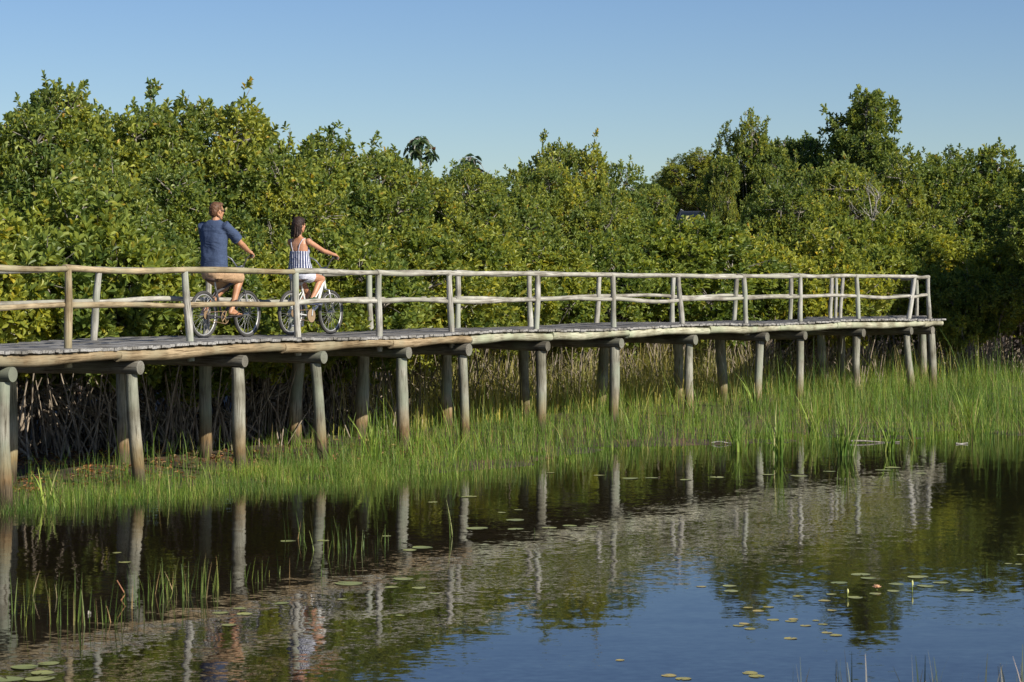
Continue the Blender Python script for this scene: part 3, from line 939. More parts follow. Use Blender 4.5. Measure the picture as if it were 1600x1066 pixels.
keep = (g.random(N) < dens * np.where((pxv < 680) & (d < 1.9) & (d > -.35), .85, .5)) & (pxv > -120) & (pxv < 1720)
x, y, d, pxv, beh = x[keep], y[keep], d[keep], pxv[keep], beh[keep]
n_ = len(x)
h = np.interp(pxv, [-200, 150, 400, 700, 1000, 1250, 1700], [.20, .20, .24, .28, .32, .36, .38]) * g.uniform(.4, 1.3, n_) * (.4 + 1.15 * vnoise(x, y, 1.0, 6))
big = g.random(n_) < .10
h = np.where(big, h * g.uniform(1.2, 2.0, n_), h)
h *= np.clip(.72 + d * .12, .6, 1.35)
w = g.uniform(.006, .012, n_) * np.interp(y, [25, 60], [.9, 1.4]) * np.where(big, 1.35, 1)
lean = np.minimum(.95, np.abs(g.normal(.2, .34, n_)))
M2 = 260000
x2 = g.uniform(-8, 1.5, M2); y2 = g.uniform(24.5, 36, M2); d2 = y2 - shore(x2) + (vnoise(x2, y2, .9, 41) - .5) * 1.5; p2 = 800 + F * x2 / y2
up = np.interp(p2, [-100, 200, 350, 500, 800], [2.4, 2.6, 3.4, 4.2, 4.5])
k2 = (d2 > -.55) & (d2 < up) & (p2 > -80) & (p2 < 860) & (g.random(M2) < np.clip((up - d2) / 1.0, 0, 1) * np.clip((d2 + .6) / .7, 0, 1) * np.interp(p2, [100, 350, 600, 860], [.30, .42, .5, 0]) * (-.05 + 1.5 * vnoise(x2, y2, 1.9, 33)))
x2, y2, d2 = x2[k2], y2[k2], d2[k2]
n2 = len(x2)
h2 = g.uniform(.07, .24, n2) * (.4 + 1.2 * vnoise(x2, y2, 1.6, 34))
x = np.concatenate([x, x2]); y = np.concatenate([y, y2]); h = np.concatenate([h, h2])
w = np.concatenate([w, g.uniform(.004, .008, n2)]); lean = np.concatenate([lean, np.minimum(.95, np.abs(g.normal(.3, .3, n2)))])
n_ = len(x)
v, q = blades(n_, np.stack([x, y], 1), h, w, lean, g)
print('grass blades', n_)
tag(link('marsh_grass', np_mesh('marsh_grass', v, q, GRASS)), 'bright green marsh grass along the water under the boardwalk', 'grass', kind='stuff')

N = 60000
x = g.uniform(-4, 12, N); y = g.uniform(34, 60, N)
pxv = 800 + F * x / y
beh = y - F / np.polyval(KFIT, np.clip(pxv, -300, 1500))
edge = np.interp(pxv, [500, 650, 800, 1000, 1200, 1300], [4.5, 8.5, 12, 13.5, 12, 10])
dens = np.clip((beh - 2.6) / 1.2, 0, 1) * np.clip((edge - beh) / 1.5, 0, 1) * np.interp(pxv, [480, 640, 700, 1050, 1180, 1300], [0, .7, 1, 1, .5, .1]) * (.35 + .9 * vnoise(x, y, .9, 12))
keep = g.random(N) < dens * .8
x, y = x[keep], y[keep]
n_ = len(x)
v, q = blades(n_, np.stack([x, y], 1), g.uniform(.6, 1.45, n_) * (.7 + .5 * vnoise(x, y, .9, 12)), g.uniform(.008, .015, n_), np.abs(g.normal(.22, .2, n_)), g)
print('dry blades', n_)
tag(link('dry_grass', np_mesh('dry_grass', v, q, DRY)), 'tall yellowed dry grass standing behind the boardwalk piles', 'dry grass', kind='stuff')

def clump(name, px, row, n, H, wd, spread, lean, mat, label, cat, group, seed, zb=0.0):
    g = np.random.default_rng(seed)
    P = on_water(px, row, 0)
    xy = g.normal(0, spread, (n, 2))
    hh = H * g.uniform(.5, 1.05, n)
    v, q = blades(n, xy, hh, g.uniform(.7, 1.2, n) * wd, np.abs(g.normal(lean, .16, n)), g, z0=zb, seg=4)
    o = link(name, np_mesh(name, v, q, mat), None, (P.x, P.y, 0))
    tag(o, label, cat, group)
    return o

SG = 'tall sedge clumps in the marsh grass'
def sedge(px, row, n, H, label, s, lean=.32): clump('sedge_clump', px, row, int(n * 1.3), H * 1.12, .026, .05, lean, SEDGE, label, 'sedge', SG, s)
sedge(580, 730, 34, .80, 'tall bushy sedge clump between the fourth and fifth front piles', 1, .3)
sedge(655, 720, 18, .60, 'sedge clump just right of the fifth front pile', 2)
sedge(75, 790, 16, .42, 'short sedge clump beside the leftmost front pile', 3)
sedge(1090, 668, 20, .75, 'arching sedge clump just right of the ninth front pile', 4, .5)
sedge(1152, 706, 26, .62, 'sedge clump at the waterline between the ninth and tenth front piles', 5)
sedge(1216, 716, 24, .78, 'tall upright sedge clump rising from the water right of the tenth front pile', 6, .28)
sedge(1274, 684, 22, .70, 'sedge clump in the grass just right of the eleventh front pile', 7, .4)
sedge(1322, 712, 30, .74, 'dense sedge clump in the water below the end platform', 8, .3)
sedge(1392, 706, 24, .68, 'sedge clump at the waterline under the platform corner', 9, .34)
sedge(1427, 690, 14, .50, 'small sedge clump right of the platform corner piles', 10)
sedge(1516, 672, 26, .78, 'sedge clump standing alone right of the boardwalk end', 11, .38)
sedge(1570, 668, 18, .62, 'sedge clump near the right edge of the marsh', 12, .35)
sedge(985, 690, 14, .52, 'thin sedge clump right of the eighth front pile', 13, .4)
sedge(1180, 650, 20, .82, 'arching sedge clump at the foot of the tenth front pile', 14, .5)

RG = 'reeds standing in the dark water at left'
def reed(px, row, n, H, label, s, sp=.12): clump('reed_clump', px, row, n if n == 1 else int(n * 1.7), H, .013, sp, .12, REED, label, 'reeds', RG, s, zb=-.1)
reed(30, 960, 11, .42, 'reeds at the left edge beside the reflected pile', 31)
reed(95, 975, 10, .52, 'tallest reeds left of the broken brown stalk', 32)
reed(75, 930, 8, .34, 'sparse reeds above the tallest left ones', 33)
reed(160, 975, 9, .40, 'upright reeds left of the second reflected pile, by the broken stalk', 34)
reed(228, 945, 10, .44, 'reeds crossing the second reflected pile', 35)
reed(258, 925, 13, .42, 'dense reeds right of the second reflected pile', 36, .13)
reed(295, 935, 14, .46, 'reed clump halfway between the second and third reflected piles', 37, .12)
reed(328, 925, 9, .42, 'reeds just left of the third reflected pile', 38)
reed(408, 905, 9, .34, 'short stubby reeds right of the third reflected pile', 39, .25)
reed(445, 905, 4, .30, 'few short reeds beyond the stubby ones', 40, .2)
reed(475, 845, 8, .50, 'arching reeds close by the grass, before the fourth reflected pile', 41)
reed(525, 855, 10, .44, 'reeds right of the fourth reflected pile', 42, .13)
reed(555, 865, 11, .46, 'bright reeds between the fourth and fifth reflected piles', 43, .2)
reed(580, 850, 7, .32, 'short reeds left of the fifth reflected pile', 44, .2)
reed(708, 840, 3, .50, 'few thin reeds just left of the sixth reflected pile', 45, .05)
reed(676, 860, 1, .30, 'single short reed between the fifth and sixth reflected piles', 46, .04)
reed(840, 835, 1, .22, 'lone stub of reed by the seventh reflected pile', 47, .04)
clump('reed_clump', 1530, 898, 5, .34, .008, .07, .12, REED, 'few thin green reeds in open water near the right edge', 'reeds', 'reeds in the open water at right', 48, -.1)
clump('reed_clump', 1553, 900, 2, .20, .008, .04, .12, REED, 'two faint reeds right of the open-water reeds', 'reeds', 'reeds in the open water at right', 49, -.1)
FG = 'old grey reeds at the bottom right'
def oreed(px, row, n, H, label, s): clump('reed_clump', px, row, n * 2, H, .019, .07, .12, OLDREED, label, 'reeds', FG, s, zb=-.1)
oreed(1256, 1085, 4, .34, 'grey reeds at the bottom edge, leftmost of the row', 51)
oreed(1328, 1085, 5, .40, 'grey reeds with a pale blade, second of the bottom row', 52)
oreed(1440, 1085, 6, .36, 'grey reeds with a bent tip in the middle of the bottom row', 53)
oreed(1476, 1085, 3, .26, 'short pale reed stub in the bottom row', 54)
oreed(1560, 1090, 4, .40, 'grey reeds with a folded tip, second from the right edge', 55)
oreed(1593, 1090, 4, .46, 'tallest grey reeds at the bottom right corner', 56)

# ------------------------------------------------------------------ lily pads
PAD = []
def pad_mat(name, a, b):
    m, n, l, p = new_mat(name)
    tc = n.new('ShaderNodeTexCoord'); oi = n.new('ShaderNodeObjectInfo'); nz = n.new('ShaderNodeTexNoise'); nz.inputs['Scale'].default_value = 9
    nz.inputs['Detail'].default_value = 4
    l.new(tc.outputs['Object'], nz.inputs['Vector'])
    ad = n.new('ShaderNodeMath'); ad.operation = 'MULTIPLY_ADD'; ad.inputs[1].default_value = .6
    l.new(oi.outputs['Random'], ad.inputs[0]); l.new(nz.outputs['Fac'], ad.inputs[2])
    rp = ramp(n, [(0.35, a), (0.95, b)]); l.new(ad.outputs[0], rp.inputs[0])
    l.new(rp.outputs[0], p.inputs['Base Color']); p.inputs['Roughness'].default_value = .38
    return m
PADG = pad_mat('green lily pad', (0.16, 0.19, 0.045), (0.30, 0.30, 0.085))
PADY = pad_mat('yellow lily pad', (0.27, 0.26, 0.045), (0.40, 0.31, 0.075))
def pad_mesh(seed, mat):
    r_ = random.Random(seed)
    V, Fc = [(0, 0, 0.006)], []
    n = 22
    a0 = .16
    rows = ((.5, .004), (.93, .003), (1.0, .007 + r_.random() * .012))
    for rr, z in rows:
        for k in range(n + 1):
            t = a0 + (6.283 - 2 * a0) * k / n
            wob = 1 + .03 * math.sin(3 * t + seed) + .015 * math.sin(7 * t)
            V.append((rr * wob * math.cos(t), rr * wob * math.sin(t), z * 1.6 + (.012 * math.sin(2 * t + seed) if rr == 1 else 0)))
    for k in range(n): Fc.append((0, 1 + k, 2 + k))
    for j in range(2):
        for k in range(n):
            a = 1 + j * (n + 1) + k
            Fc.append((a, a + n + 1, a + n + 2, a + 1))
    me = bpy.data.meshes.new('lily_pad'); me.from_pydata(V, [], Fc); me.materials.append(mat)
    me.polygons.foreach_set('use_smooth', [True] * len(Fc))
    return me
PM = {'g': [pad_mesh(i, PADG) for i in range(4)], 'y': [pad_mesh(i + 9, PADY) for i in range(4)]}
ORD = ['first', 'second', 'third', 'fourth', 'fifth', 'sixth', 'seventh', 'eighth', 'ninth', 'tenth', 'eleventh', 'twelfth', 'thirteenth', 'fourteenth', 'fifteenth', 'sixteenth',
       'seventeenth', 'eighteenth', 'nineteenth', 'twentieth']
def pads(kind, where, lst):
    lst = sorted(lst)
    for i, (px, row, wpx) in enumerate(lst):
        P = on_water(px, row, 0)
        o = link('lily_pad', PM[kind][(i * 3 + len(lst)) % 4], None, (P.x, P.y, .002))
        s = wpx * P.y / F / 2
        o.scale = (s, s * random.uniform(.9, 1.1), s)
        o.rotation_euler = (random.uniform(-.02, .02), random.uniform(-.02, .02), random.uniform(0, 6.28))
        lab = ('only lily pad' if len(lst) == 1 else ORD[i] + ' lily pad from the left') + ' ' + where
        tag(o, lab, 'lily pad', 'lily pads floating on the lake')
pads('g', 'in the cluster at the bottom left corner', [(38, 1043, 42), (76, 1037, 34), (66, 1052, 38), (12, 1062, 46), (62, 1061, 48)])
pads('g', 'in the dark water among the left reeds', [(183, 864, 14), (195, 879, 20), (450, 846, 24), (505, 845, 18), (375, 951, 22), (345, 958, 26), (440, 943, 22), (382, 960, 26), (358, 977, 22)])
pads('g', 'in the rippled water below the boardwalk reflection', [(545, 912, 44), (612, 918, 22), (630, 905, 32), (655, 919, 22), (535, 937, 16), (660, 856, 32), (640, 860, 22), (604, 838, 14), (680, 928, 14), (625, 962, 14)])  # no surface film here: ripples smear the mirrored deck edge and rails
pads('g', 'in the dark band by the sixth reflected pile', [(745, 826, 34), (730, 777, 18), (784, 801, 14), (805, 813, 28), (806, 827, 26), (810, 797, 14), (858, 825, 24), (890, 822, 22), (926, 823, 18), (676, 785, 16), (735, 776, 20)])
pads('g', 'along the far grass edge', [(936, 743, 18), (985, 748, 26), (1018, 747, 22), (1072, 750, 20), (1120, 746, 24), (1200, 742, 20), (1248, 744, 28), (1296, 737, 20), (1380, 735, 24), (1395, 731, 26), (1440, 740, 18), (860, 739, 14)])
pads('g', 'among the bigger pads around the open flower', [(1345, 898, 28), (1357, 904, 25), (1311, 911, 26), (1336, 934, 24), (1299, 929, 16), (1368, 928, 18), (1400, 913, 24), (1434, 902, 32), (1446, 916, 27), (1470, 911, 24), (1509, 923, 26), (1396, 924, 20)])
pads('g', 'in the pair above the drift of yellow pads', [(1140, 916, 22), (1142, 924, 22)])
pads('y', 'in the drift of small yellow pads', [(1096, 917, 16), (1169, 950, 16), (1185, 955, 18), (1201, 949, 18), (1208, 969, 20), (1154, 978, 18), (1163, 975, 16), (1172, 983, 18), (1240, 968, 16), (1236, 971, 18),
     (1275, 970, 12), (1259, 978, 16), (1286, 976, 14), (1292, 989, 16), (1306, 993, 20), (1235, 998, 20), (1300, 954, 16), (1288, 939, 20), (1247, 932, 18)])
pads('y', 'in the bottom edge pair at right', [(1172, 1052, 24), (1182, 1057, 26)])
pads('y', 'in the bottom pair left of the grey reeds', [(1045, 1056, 24), (1068, 1061, 26)])
pads('y', 'far out on the open blue water', [(969, 1032, 14)])
pads('g', 'at the right edge below the dark reflections', [(1595, 867, 14), (1576, 881, 12), (1592, 882, 12)])

# flower and buds
M_PETAL = plain('peach petal', (0.62, 0.36, 0.20), .6)
M_BUD = plain('pale bud', (0.55, 0.55, 0.2), .5)
M_STALK = plain('lily stalk', (0.16, 0.2, 0.04), .5)
P = on_water(1370, 922, 0)
fl = tag(empty('water_lily', (P.x, P.y, 0)), 'open peach-coloured water lily flower among the bigger pads', 'flower')
mb = MB()
for ring, (cnt, tl, ln) in enumerate(((8, .5, .044), (7, .95, .040), (5, 1.25, .030))):
    for k in range(cnt):
        a = 6.283 * k / cnt + ring * .4
        d_ = Vector((math.cos(a) * math.cos(tl), math.sin(a) * math.cos(tl), math.sin(tl)))
        mb.tube([d_ * .008, d_ * ln * .5, d_ * ln * .85, d_ * ln], [.006, .013, .009, .001], 6, squash=.35)
mb.v = [(a, b, c + .012) for a, b, c in mb.v]
mb.build('petals', M_PETAL, fl)
mb = MB(); mb.tube([(0, 0, -.1), (0, 0, .02)], .005, 6); mb.build('stalk', M_STALK, fl)
for px, row, hh, lab in ((1324, 934, .075, 'pale upright lily bud left of the open flower'), (1425, 925, .10, 'green lily bud on a stalk before the pads right of the flower'), (1008, 0, 0, '')):
    if not hh: continue
    P = on_water(px, row, 0)
    b_ = tag(empty('lily_bud', (P.x, P.y, 0)), lab, 'flower bud')
    mb = MB(); mb.tube([(0, 0, -.1), (.002, 0, hh * .6)], .005, 6); mb.build('stalk', M_STALK, b_)
    mb = MB(); mb.tube([(.002, 0, hh * .45), (.003, 0, hh * .65), (.003, 0, hh * .85), (.004, 0, hh)], [.004, .010, .008, .001], 8); mb.build('bud', M_BUD, b_)

# ------------------------------------------------------------------ drifting sticks
def stick(px, row, ln, ang, mat, label, bend=.0, r=.012, z=.01, up=0):
    P = on_water(px, row, 0)
    d_ = Vector((math.cos(ang), math.sin(ang), up)) * ln / 2
    mb = MB(); log(mb, -d_, d_, r, r * .6, bend, 7, 6)
    tag(mb.build('driftwood', mat, None, (P.x, P.y, z)), label, 'driftwood', 'sticks lying at the water edge')
stick(1503, 694, .20, .1, PALEBARK, 'short white stick floating at the grass edge near the right', .008, .013, .012)
stick(1365, 692, .85, .02, BARK, 'long brown stick lying flat in the grass edge below the platform', .02, .016, .02)
stick(1128, 694, .35, -.1, PALEBARK, 'pale stick lying in the grass between the ninth and tenth front piles', .02, .012, .02)
stick(140, 960, .02, 0, BARK, 'small floating knot of wood in the dark water', 0, .02)
P = on_water(186, 938, 0)
mb = MB(); mb.tube([(-.09, 0, -.04), (-.03, 0, .05), (-.09, 0, .12)][:2] + [(-.10, .02, .16)], [.006, .006, .004], 6)
tag(mb.build('broken_stalk', plain('rusty stalk', (.3, .13, .06), .7), None, (P.x + .08, P.y, 0)), 'broken rusty-brown stalk bent sharply above the dark water', 'stalk')

# litter under the boardwalk at left
g = np.random.default_rng(77)
N = 1700
x = g.uniform(-8.5, -1.0, N); y = g.uniform(26.5, 36, N)
ok = (y - shore(x) > 2.2) & (g.random(N) < .25 + .75 * (vnoise(x, y, .8, 15) > .45))
x, y = x[ok], y[ok]
pos = np.stack([x, y, ground_z(x, y) + .02], 1)
LIT = leaf_mat('fallen leaves', [(0.0, (0.10, 0.05, 0.02)), (0.5, (0.24, 0.09, 0.035)), (0.9, (0.3, 0.19, 0.09))], trans=.1, rough=.7)
tag(link('leaf_litter', leaves_mesh('leaf_litter', pos, np.tile([0, 0, 1.0], (len(pos), 1)), 3, .10, .05, (70, 100), LIT, g)), 'rusty fallen leaves on the mud under the boardwalk', 'leaf litter', kind='stuff')
# ------------------------------------------------------------------ bicycles and riders
M_TYRE = plain('tyre rubber', (0.045, 0.043, 0.04), .75)
M_STEEL = plain('bare metal', (0.55, 0.55, 0.54), .3, .9)
M_RIM = plain('bright rim', (0.42, 0.42, 0.41), .45, .5)
M_SPOKE = plain('spokes', (0.6, 0.6, 0.58), .35, .6)
M_DARKF = plain('dark grey frame paint', (0.07, 0.07, 0.075), .35)
M_WHITEF = plain('white frame paint', (0.62, 0.62, 0.60), .35)
M_BLACK = plain('black plastic', (0.025, 0.025, 0.027), .5)
M_RUST = plain('rusty chain steel', (0.30, 0.20, 0.11), .6, .4)
M_GUARD = plain('beige chain guard disc', (0.27, 0.19, 0.11), .6)
M_SADDLE = plain('worn brown saddle', (0.07, 0.042, 0.032), .6)

def bicycle(px, k_ratio, label, frame_mat, step, crank_deg, guard_mat, bars):
    """local: x forward, y left, z up, origin under the bottom bracket"""
    k = kh(px) / k_ratio
    X, Y = (px - 800) / k, F / k
    t = tang(px)
    rz = math.atan2(t.y, t.x)
    root = tag(empty('bicycle', (X, Y, DECK), rz), label, 'bicycle', 'bicycles ridden on the boardwalk')
    bbz = .295; rw = .315
    ra, fa = Vector((-.46, 0, .338)), Vector((.64, 0, .338))
    # wheels
    for c in (ra, fa):
        mb = MB()
        mb.tube([c + Vector((0, -.045, 0)), c + Vector((0, .045, 0))], .018, 10)
        w = mb.build('wheel', M_STEEL, root)
        w['label'] = 'rear wheel' if c is ra else 'front wheel'
        mb = MB(); mb.torus(c, (0, 1, 0), rw, .0235, 56, 10); mb.build('tyre', M_TYRE, w)
        mb = MB(); mb.torus(c, (0, 1, 0), rw - .030, .0125, 56, 6); mb.build('rim', M_RIM, w)
        mb = MB()
        for i in range(32):
            a = 6.2832 * i / 32; b = a + (.5 if i % 4 < 2 else -.5); s = .03 if i % 2 else -.03
            mb.tube([c + Vector((math.cos(b) * .02, s, math.sin(b) * .02)), c + Vector((math.cos(a) * (rw - .035), s * .1, math.sin(a) * (rw - .035)))], .0012, 4, False)
        mb.build('spokes', M_SPOKE, w)
    # frame
    st = Vector((-.16, 0, .70)); hb, ht = Vector((.475, 0, .72)), Vector((.435, 0, .87)); bb = Vector((0, 0, bbz))
    mb = MB()
    mb.tube([bb, st], .018, 10)
    mb.tube([hb - (ht - hb) * .1, ht], .022, 10)
    if step:                               # step-through: one fat low tube
        mb.tube([ht - Vector((0, 0, .03)), Vector((.36, 0, .66)), Vector((.24, 0, .42)), bb], .024, 10)
        mb.tube([Vector((.40, 0, .74)), Vector((.20, 0, .56)), Vector((-.07, 0, .46))], .014, 10)
    else:
        mb.tube([Vector((-.14, 0, .655)), ht - Vector((0, 0, .04))], .018, 10)
        mb.tube([bb, hb + Vector((0, 0, .02))], .021, 10)
    for s in (1, -1):
        mb.tube([bb + Vector((-.02, s * .03, 0)), Vector((-.25, s * .055, .315)), ra + Vector((0, s * .06, 0))], .0095, 8)
        mb.tube([st + Vector((.01, s * .02, -.05)), ra + Vector((0, s * .06, 0))], .0085, 8)
    mb.tube([bb + Vector((0, -.04, 0)), bb + Vector((0, .04, 0))], .024, 10)
    mb.build('frame', frame_mat, root)
    mb = MB()
    mb.tube([hb + Vector((.005, 0, -.02)), Vector((.497, 0, .685))], .022, 10)
    for s in (1, -1):
        mb.tube([Vector((.497, 0, .685)), Vector((.50, s * .055, .68)), Vector((.545, s * .06, .53)), fa + Vector((0, s * .06, 0))], .0125, 8)
    fk = mb.build('fork', M_BLACK if not step else M_STEEL, root)
    mb = MB()
    for s in (1, -1):
        mb.tube([Vector((.515, s * .06, .62)), Vector((.545, s * .06, .52))], .017, 8)
    mb.build('fork_leg_cover', M_RIM, fk)
    # seat post and saddle
    mb = MB(); mb.tube([st, Vector((-.185, 0, .80))], .0135, 8); mb.build('seat_post', M_STEEL, root)
    mb = MB()
    zs = .825
    mb.loft([((-.335, 0, zs + .012), (0, .03, 0), (0, 0, .015)), ((-.31, 0, zs + .012), (0, .085, 0), (0, 0, .03)), ((-.25, 0, zs + .006), (0, .092, 0), (0, 0, .033)),
             ((-.17, 0, zs), (0, .05, 0), (0, 0, .03)), ((-.09, 0, zs), (0, .026, 0), (0, 0, .025)), ((-.05, 0, zs - .004), (0, .016, 0), (0, 0, .014))], 16)
    mb.build('saddle', M_SADDLE, root)
    # cranks, chainring, pedals, chain
    mb = MB()
    yr = -.052
    c = Vector((0, yr, bbz))
    mb.torus(c, (0, 1, 0), .088, .006, 36, 6)
    for i in range(5):
        a = 6.2832 * i / 5
        mb.tube([c, c + Vector((math.cos(a) * .088, 0, math.sin(a) * .088))], .009, 6)
    cr = mb.build('chainring', M_RUST, root)
    mb = MB()
    mb.tube([c + Vector((0, -.012, 0)), c + Vector((0, -.016, 0))], .102, 32); mb.torus(c + Vector((0, -.014, 0)), (0, 1, 0), .10, .005, 36, 6)
    if step: mb.build('guard_disc', guard_mat, cr)
    th = R(crank_deg)
    peds = []
    for s in (-1, 1):
        d = Vector((math.cos(th), 0, math.sin(th))) * (-s)     # right crank leads
        y0 = s * .075
        pc = bb + d * .165
        mb = MB(); mb.tube([(0, y0, bbz), pc + Vector((0, y0, 0))], [.015, .011], 8); mb.tube([(0, 0, bbz), (0, y0, bbz)], .012, 8)
        ck = mb.build('crank', M_STEEL, root)
        mb = MB(); mb.box(pc + Vector((0, s * .135, 0)), (.045, 0, 0), (0, .045, 0), (0, 0, .009)); mb.tube([pc + Vector((0, y0, 0)), pc + Vector((0, s * .17, 0))], .006, 6)
        mb.build('pedal', M_BLACK, ck)
        peds.append(pc + Vector((0, s * .135, 0)))
    mb = MB()
    mb.tube([(.0, yr, bbz + .09), (-.45, yr, .338 + .035)], .005, 5); mb.tube([(.0, yr, bbz - .09), (-.40, yr, .26), (-.45, yr, .30)], .005, 5)
    mb.build('chain', M_RUST, root)
    mb = MB()
    for i in range(6): mb.tube([(-.46, yr + .004 - i * -.004, .338), (-.46, yr + .006 - i * -.004, .338)], .062 - .006 * i, 24)
    mb.build('cassette', M_RUST, root)
    mb = MB(); mb.box((-.45, yr - .02, .27), (.018, 0, .01), (0, .008, 0), (-.008, 0, .05)); mb.tube([(-.46, yr - .02, .338), (-.45, yr - .02, .29)], .012, 6)
    mb.build('derailleur', M_BLACK, root)
    # handlebar with grips and levers
    mb = MB()
    mb.tube([ht, ht + Vector((-.025, 0, .10))], .015, 8)
    mb.tube([ht + Vector((-.025, 0, .10)), Vector((.46, 0, 1.01))], .016, 8)
    gr, gz = bars
    P = [Vector((.46, 0, 1.01)), Vector((.455, .05, 1.015)), Vector((.43, .13, gz - .04)), Vector((.40, .19, gz)), Vector((gr + .05, .24, gz + .005)), Vector((gr, .31, gz))]
    mb.tube([Vector((p.x, -p.y, p.z)) for p in P[:0:-1]] + P, .0115, 8)
    hbz = mb.build('handlebar', M_STEEL, root)
    for s in (1, -1):
        a, b = Vector((gr + .055, s * .235, gz + .005)), Vector((gr - .005, s * .318, gz))
        mb = MB(); mb.tube([a, b], .017, 10); mb.build('grip', M_BLACK, hbz)
        mb = MB(); mb.tube([a + Vector((.03, -s * .01, -.005)), a + Vector((.05, s * .02, -.03)), b + Vector((.05, -s * .02, -.035))], .006, 6); mb.build('brake_lever', M_BLACK, hbz)
    mb = MB(); mb.ball((.50, 0, 1.0), (.035, .04, .04), 12, 8); mb.build('reflector', M_RIM if not step else M_BLACK, hbz)
    return root, peds, (gr, gz)

bikeA, pedA, gA = bicycle(347, 1.048, 'dark grey bicycle ridden by the man in the blue shirt', M_DARKF, False, 4, M_GUARD, (.315, 1.17))
bikeB, pedB, gB = bicycle(481, 1.048, 'white step-through bicycle ridden by the woman in the striped top', M_WHITEF, True, 78, M_GUARD, (.345, 1.165))

# ---- skin, cloth, hair
def skin_mat(name, a, b):
    m, n, l, p = new_mat(name)
    tc = n.new('ShaderNodeTexCoord'); nz = n.new('ShaderNodeTexNoise'); nz.inputs['Scale'].default_value = 7; nz.inputs['Detail'].default_value = 4
    l.new(tc.outputs['Object'], nz.inputs['Vector'])
    rp = ramp(n, [(0.35, a), (0.65, b)]); l.new(nz.outputs['Fac'], rp.inputs[0]); l.new(rp.outputs[0], p.inputs['Base Color'])
    p.inputs['Roughness'].default_value = .5; p.inputs['Subsurface Weight'].default_value = .08; p.inputs['Subsurface Radius'].default_value = (.02, .008, .004)
    return m
SKIN_M = skin_mat('tanned skin', (0.36, 0.175, 0.09), (0.46, 0.24, 0.13))
SKIN_W = skin_mat('sunburnt skin', (0.38, 0.175, 0.095), (0.48, 0.245, 0.14))
def cloth(name, col, fold=.01):
    m, n, l, p = new_mat(name)
    tc = n.new('ShaderNodeTexCoord'); nz = n.new('ShaderNodeTexNoise'); nz.inputs['Scale'].default_value = 60; nz.inputs['Detail'].default_value = 3
    l.new(tc.outputs['Object'], nz.inputs['Vector'])
    rp = ramp(n, [(0.3, tuple(c * .82 for c in col)), (0.7, tuple(min(1, c * 1.15) for c in col))]); l.new(nz.outputs['Fac'], rp.inputs[0])
    l.new(rp.outputs[0], p.inputs['Base Color'])
    p.inputs['Roughness'].default_value = .9; p.inputs['Specular IOR Level'].default_value = .15
    mp = n.new('ShaderNodeMapping'); mp.inputs['Rotation'].default_value = (.5, .3, 0); mp.inputs['Scale'].default_value = (4, 4, 9)
    nf = n.new('ShaderNodeTexNoise'); nf.inputs['Scale'].default_value = 1; nf.inputs['Detail'].default_value = 2; nf.inputs['Distortion'].default_value = .8
    l.new(tc.outputs['Object'], mp.inputs['Vector']); l.new(mp.outputs[0], nf.inputs['Vector'])
    bp = n.new('ShaderNodeBump'); bp.inputs['Distance'].default_value = fold * 2.2; l.new(nf.outputs['Fac'], bp.inputs['Height']); l.new(bp.outputs[0], p.inputs['Normal'])
    return m, n, l, p, tc
C_BLUE = cloth('navy blue cotton', (0.052, 0.074, 0.132))[0]
C_KHAKI = cloth('khaki cotton', (0.40, 0.265, 0.155))[0]
C_WHITE = cloth('white cotton', (0.52, 0.53, 0.60))[0]
C_GREEN = cloth('green canvas', (0.03, 0.075, 0.045), .003)[0]
C_STRIPE, n, l, p, tc = cloth('navy and white striped cotton', (0.5, 0.5, 0.5))
sp = n.new('ShaderNodeSeparateXYZ'); l.new(tc.outputs['Object'], sp.inputs[0])
at = n.new('ShaderNodeMath'); at.operation = 'ARCTAN2'
ax = n.new('ShaderNodeMath'); ax.operation = 'ADD'; ax.inputs[1].default_value = .19
l.new(sp.outputs['X'], ax.inputs[0]); l.new(sp.outputs['Y'], at.inputs[0]); l.new(ax.outputs[0], at.inputs[1])
ml = n.new('ShaderNodeMath'); ml.operation = 'MULTIPLY'; ml.inputs[1].default_value = 27
l.new(at.outputs[0], ml.inputs[0])
sn = n.new('ShaderNodeMath'); sn.operation = 'SINE'; l.new(ml.outputs[0], sn.inputs[0])
gt = ramp(n, [(0.56, (0.025, 0.038, 0.115)), (0.70, (0.62, 0.63, 0.68))])
m5 = n.new('ShaderNodeMapRange'); m5.inputs['From Min'].default_value = -1; m5.inputs['From Max'].default_value = 1
l.new(sn.outputs[0], m5.inputs['Value']); l.new(m5.outputs[0], gt.inputs[0]); l.new(gt.outputs[0], p.inputs['Base Color'])
def hair_mat(name, a, b):
    m, n, l, p = new_mat(name)
    tc = n.new('ShaderNodeTexCoord'); mp = n.new('ShaderNodeMapping'); mp.inputs['Scale'].default_value = (90, 90, 9)
    nz = n.new('ShaderNodeTexNoise'); nz.inputs['Scale'].default_value = 1; nz.inputs['Detail'].default_value = 4
    l.new(tc.outputs['Object'], mp.inputs['Vector']); l.new(mp.outputs[0], nz.inputs['Vector'])
    rp = ramp(n, [(0.35, a), (0.65, b)]); l.new(nz.outputs['Fac'], rp.inputs[0]); l.new(rp.outputs[0], p.inputs['Base Color'])
    p.inputs['Roughness'].default_value = .55; p.inputs['Specular IOR Level'].default_value = .3
    bp = n.new('ShaderNodeBump'); bp.inputs['Distance'].default_value = .006; l.new(nz.outputs['Fac'], bp.inputs['Height']); l.new(bp.outputs[0], p.inputs['Normal'])
    return m
H_MAN = hair_mat('short brown hair', (0.05, 0.024, 0.012), (0.16, 0.078, 0.038))
H_WOM = hair_mat('dark hair', (0.010, 0.006, 0.005), (0.045, 0.023, 0.015))

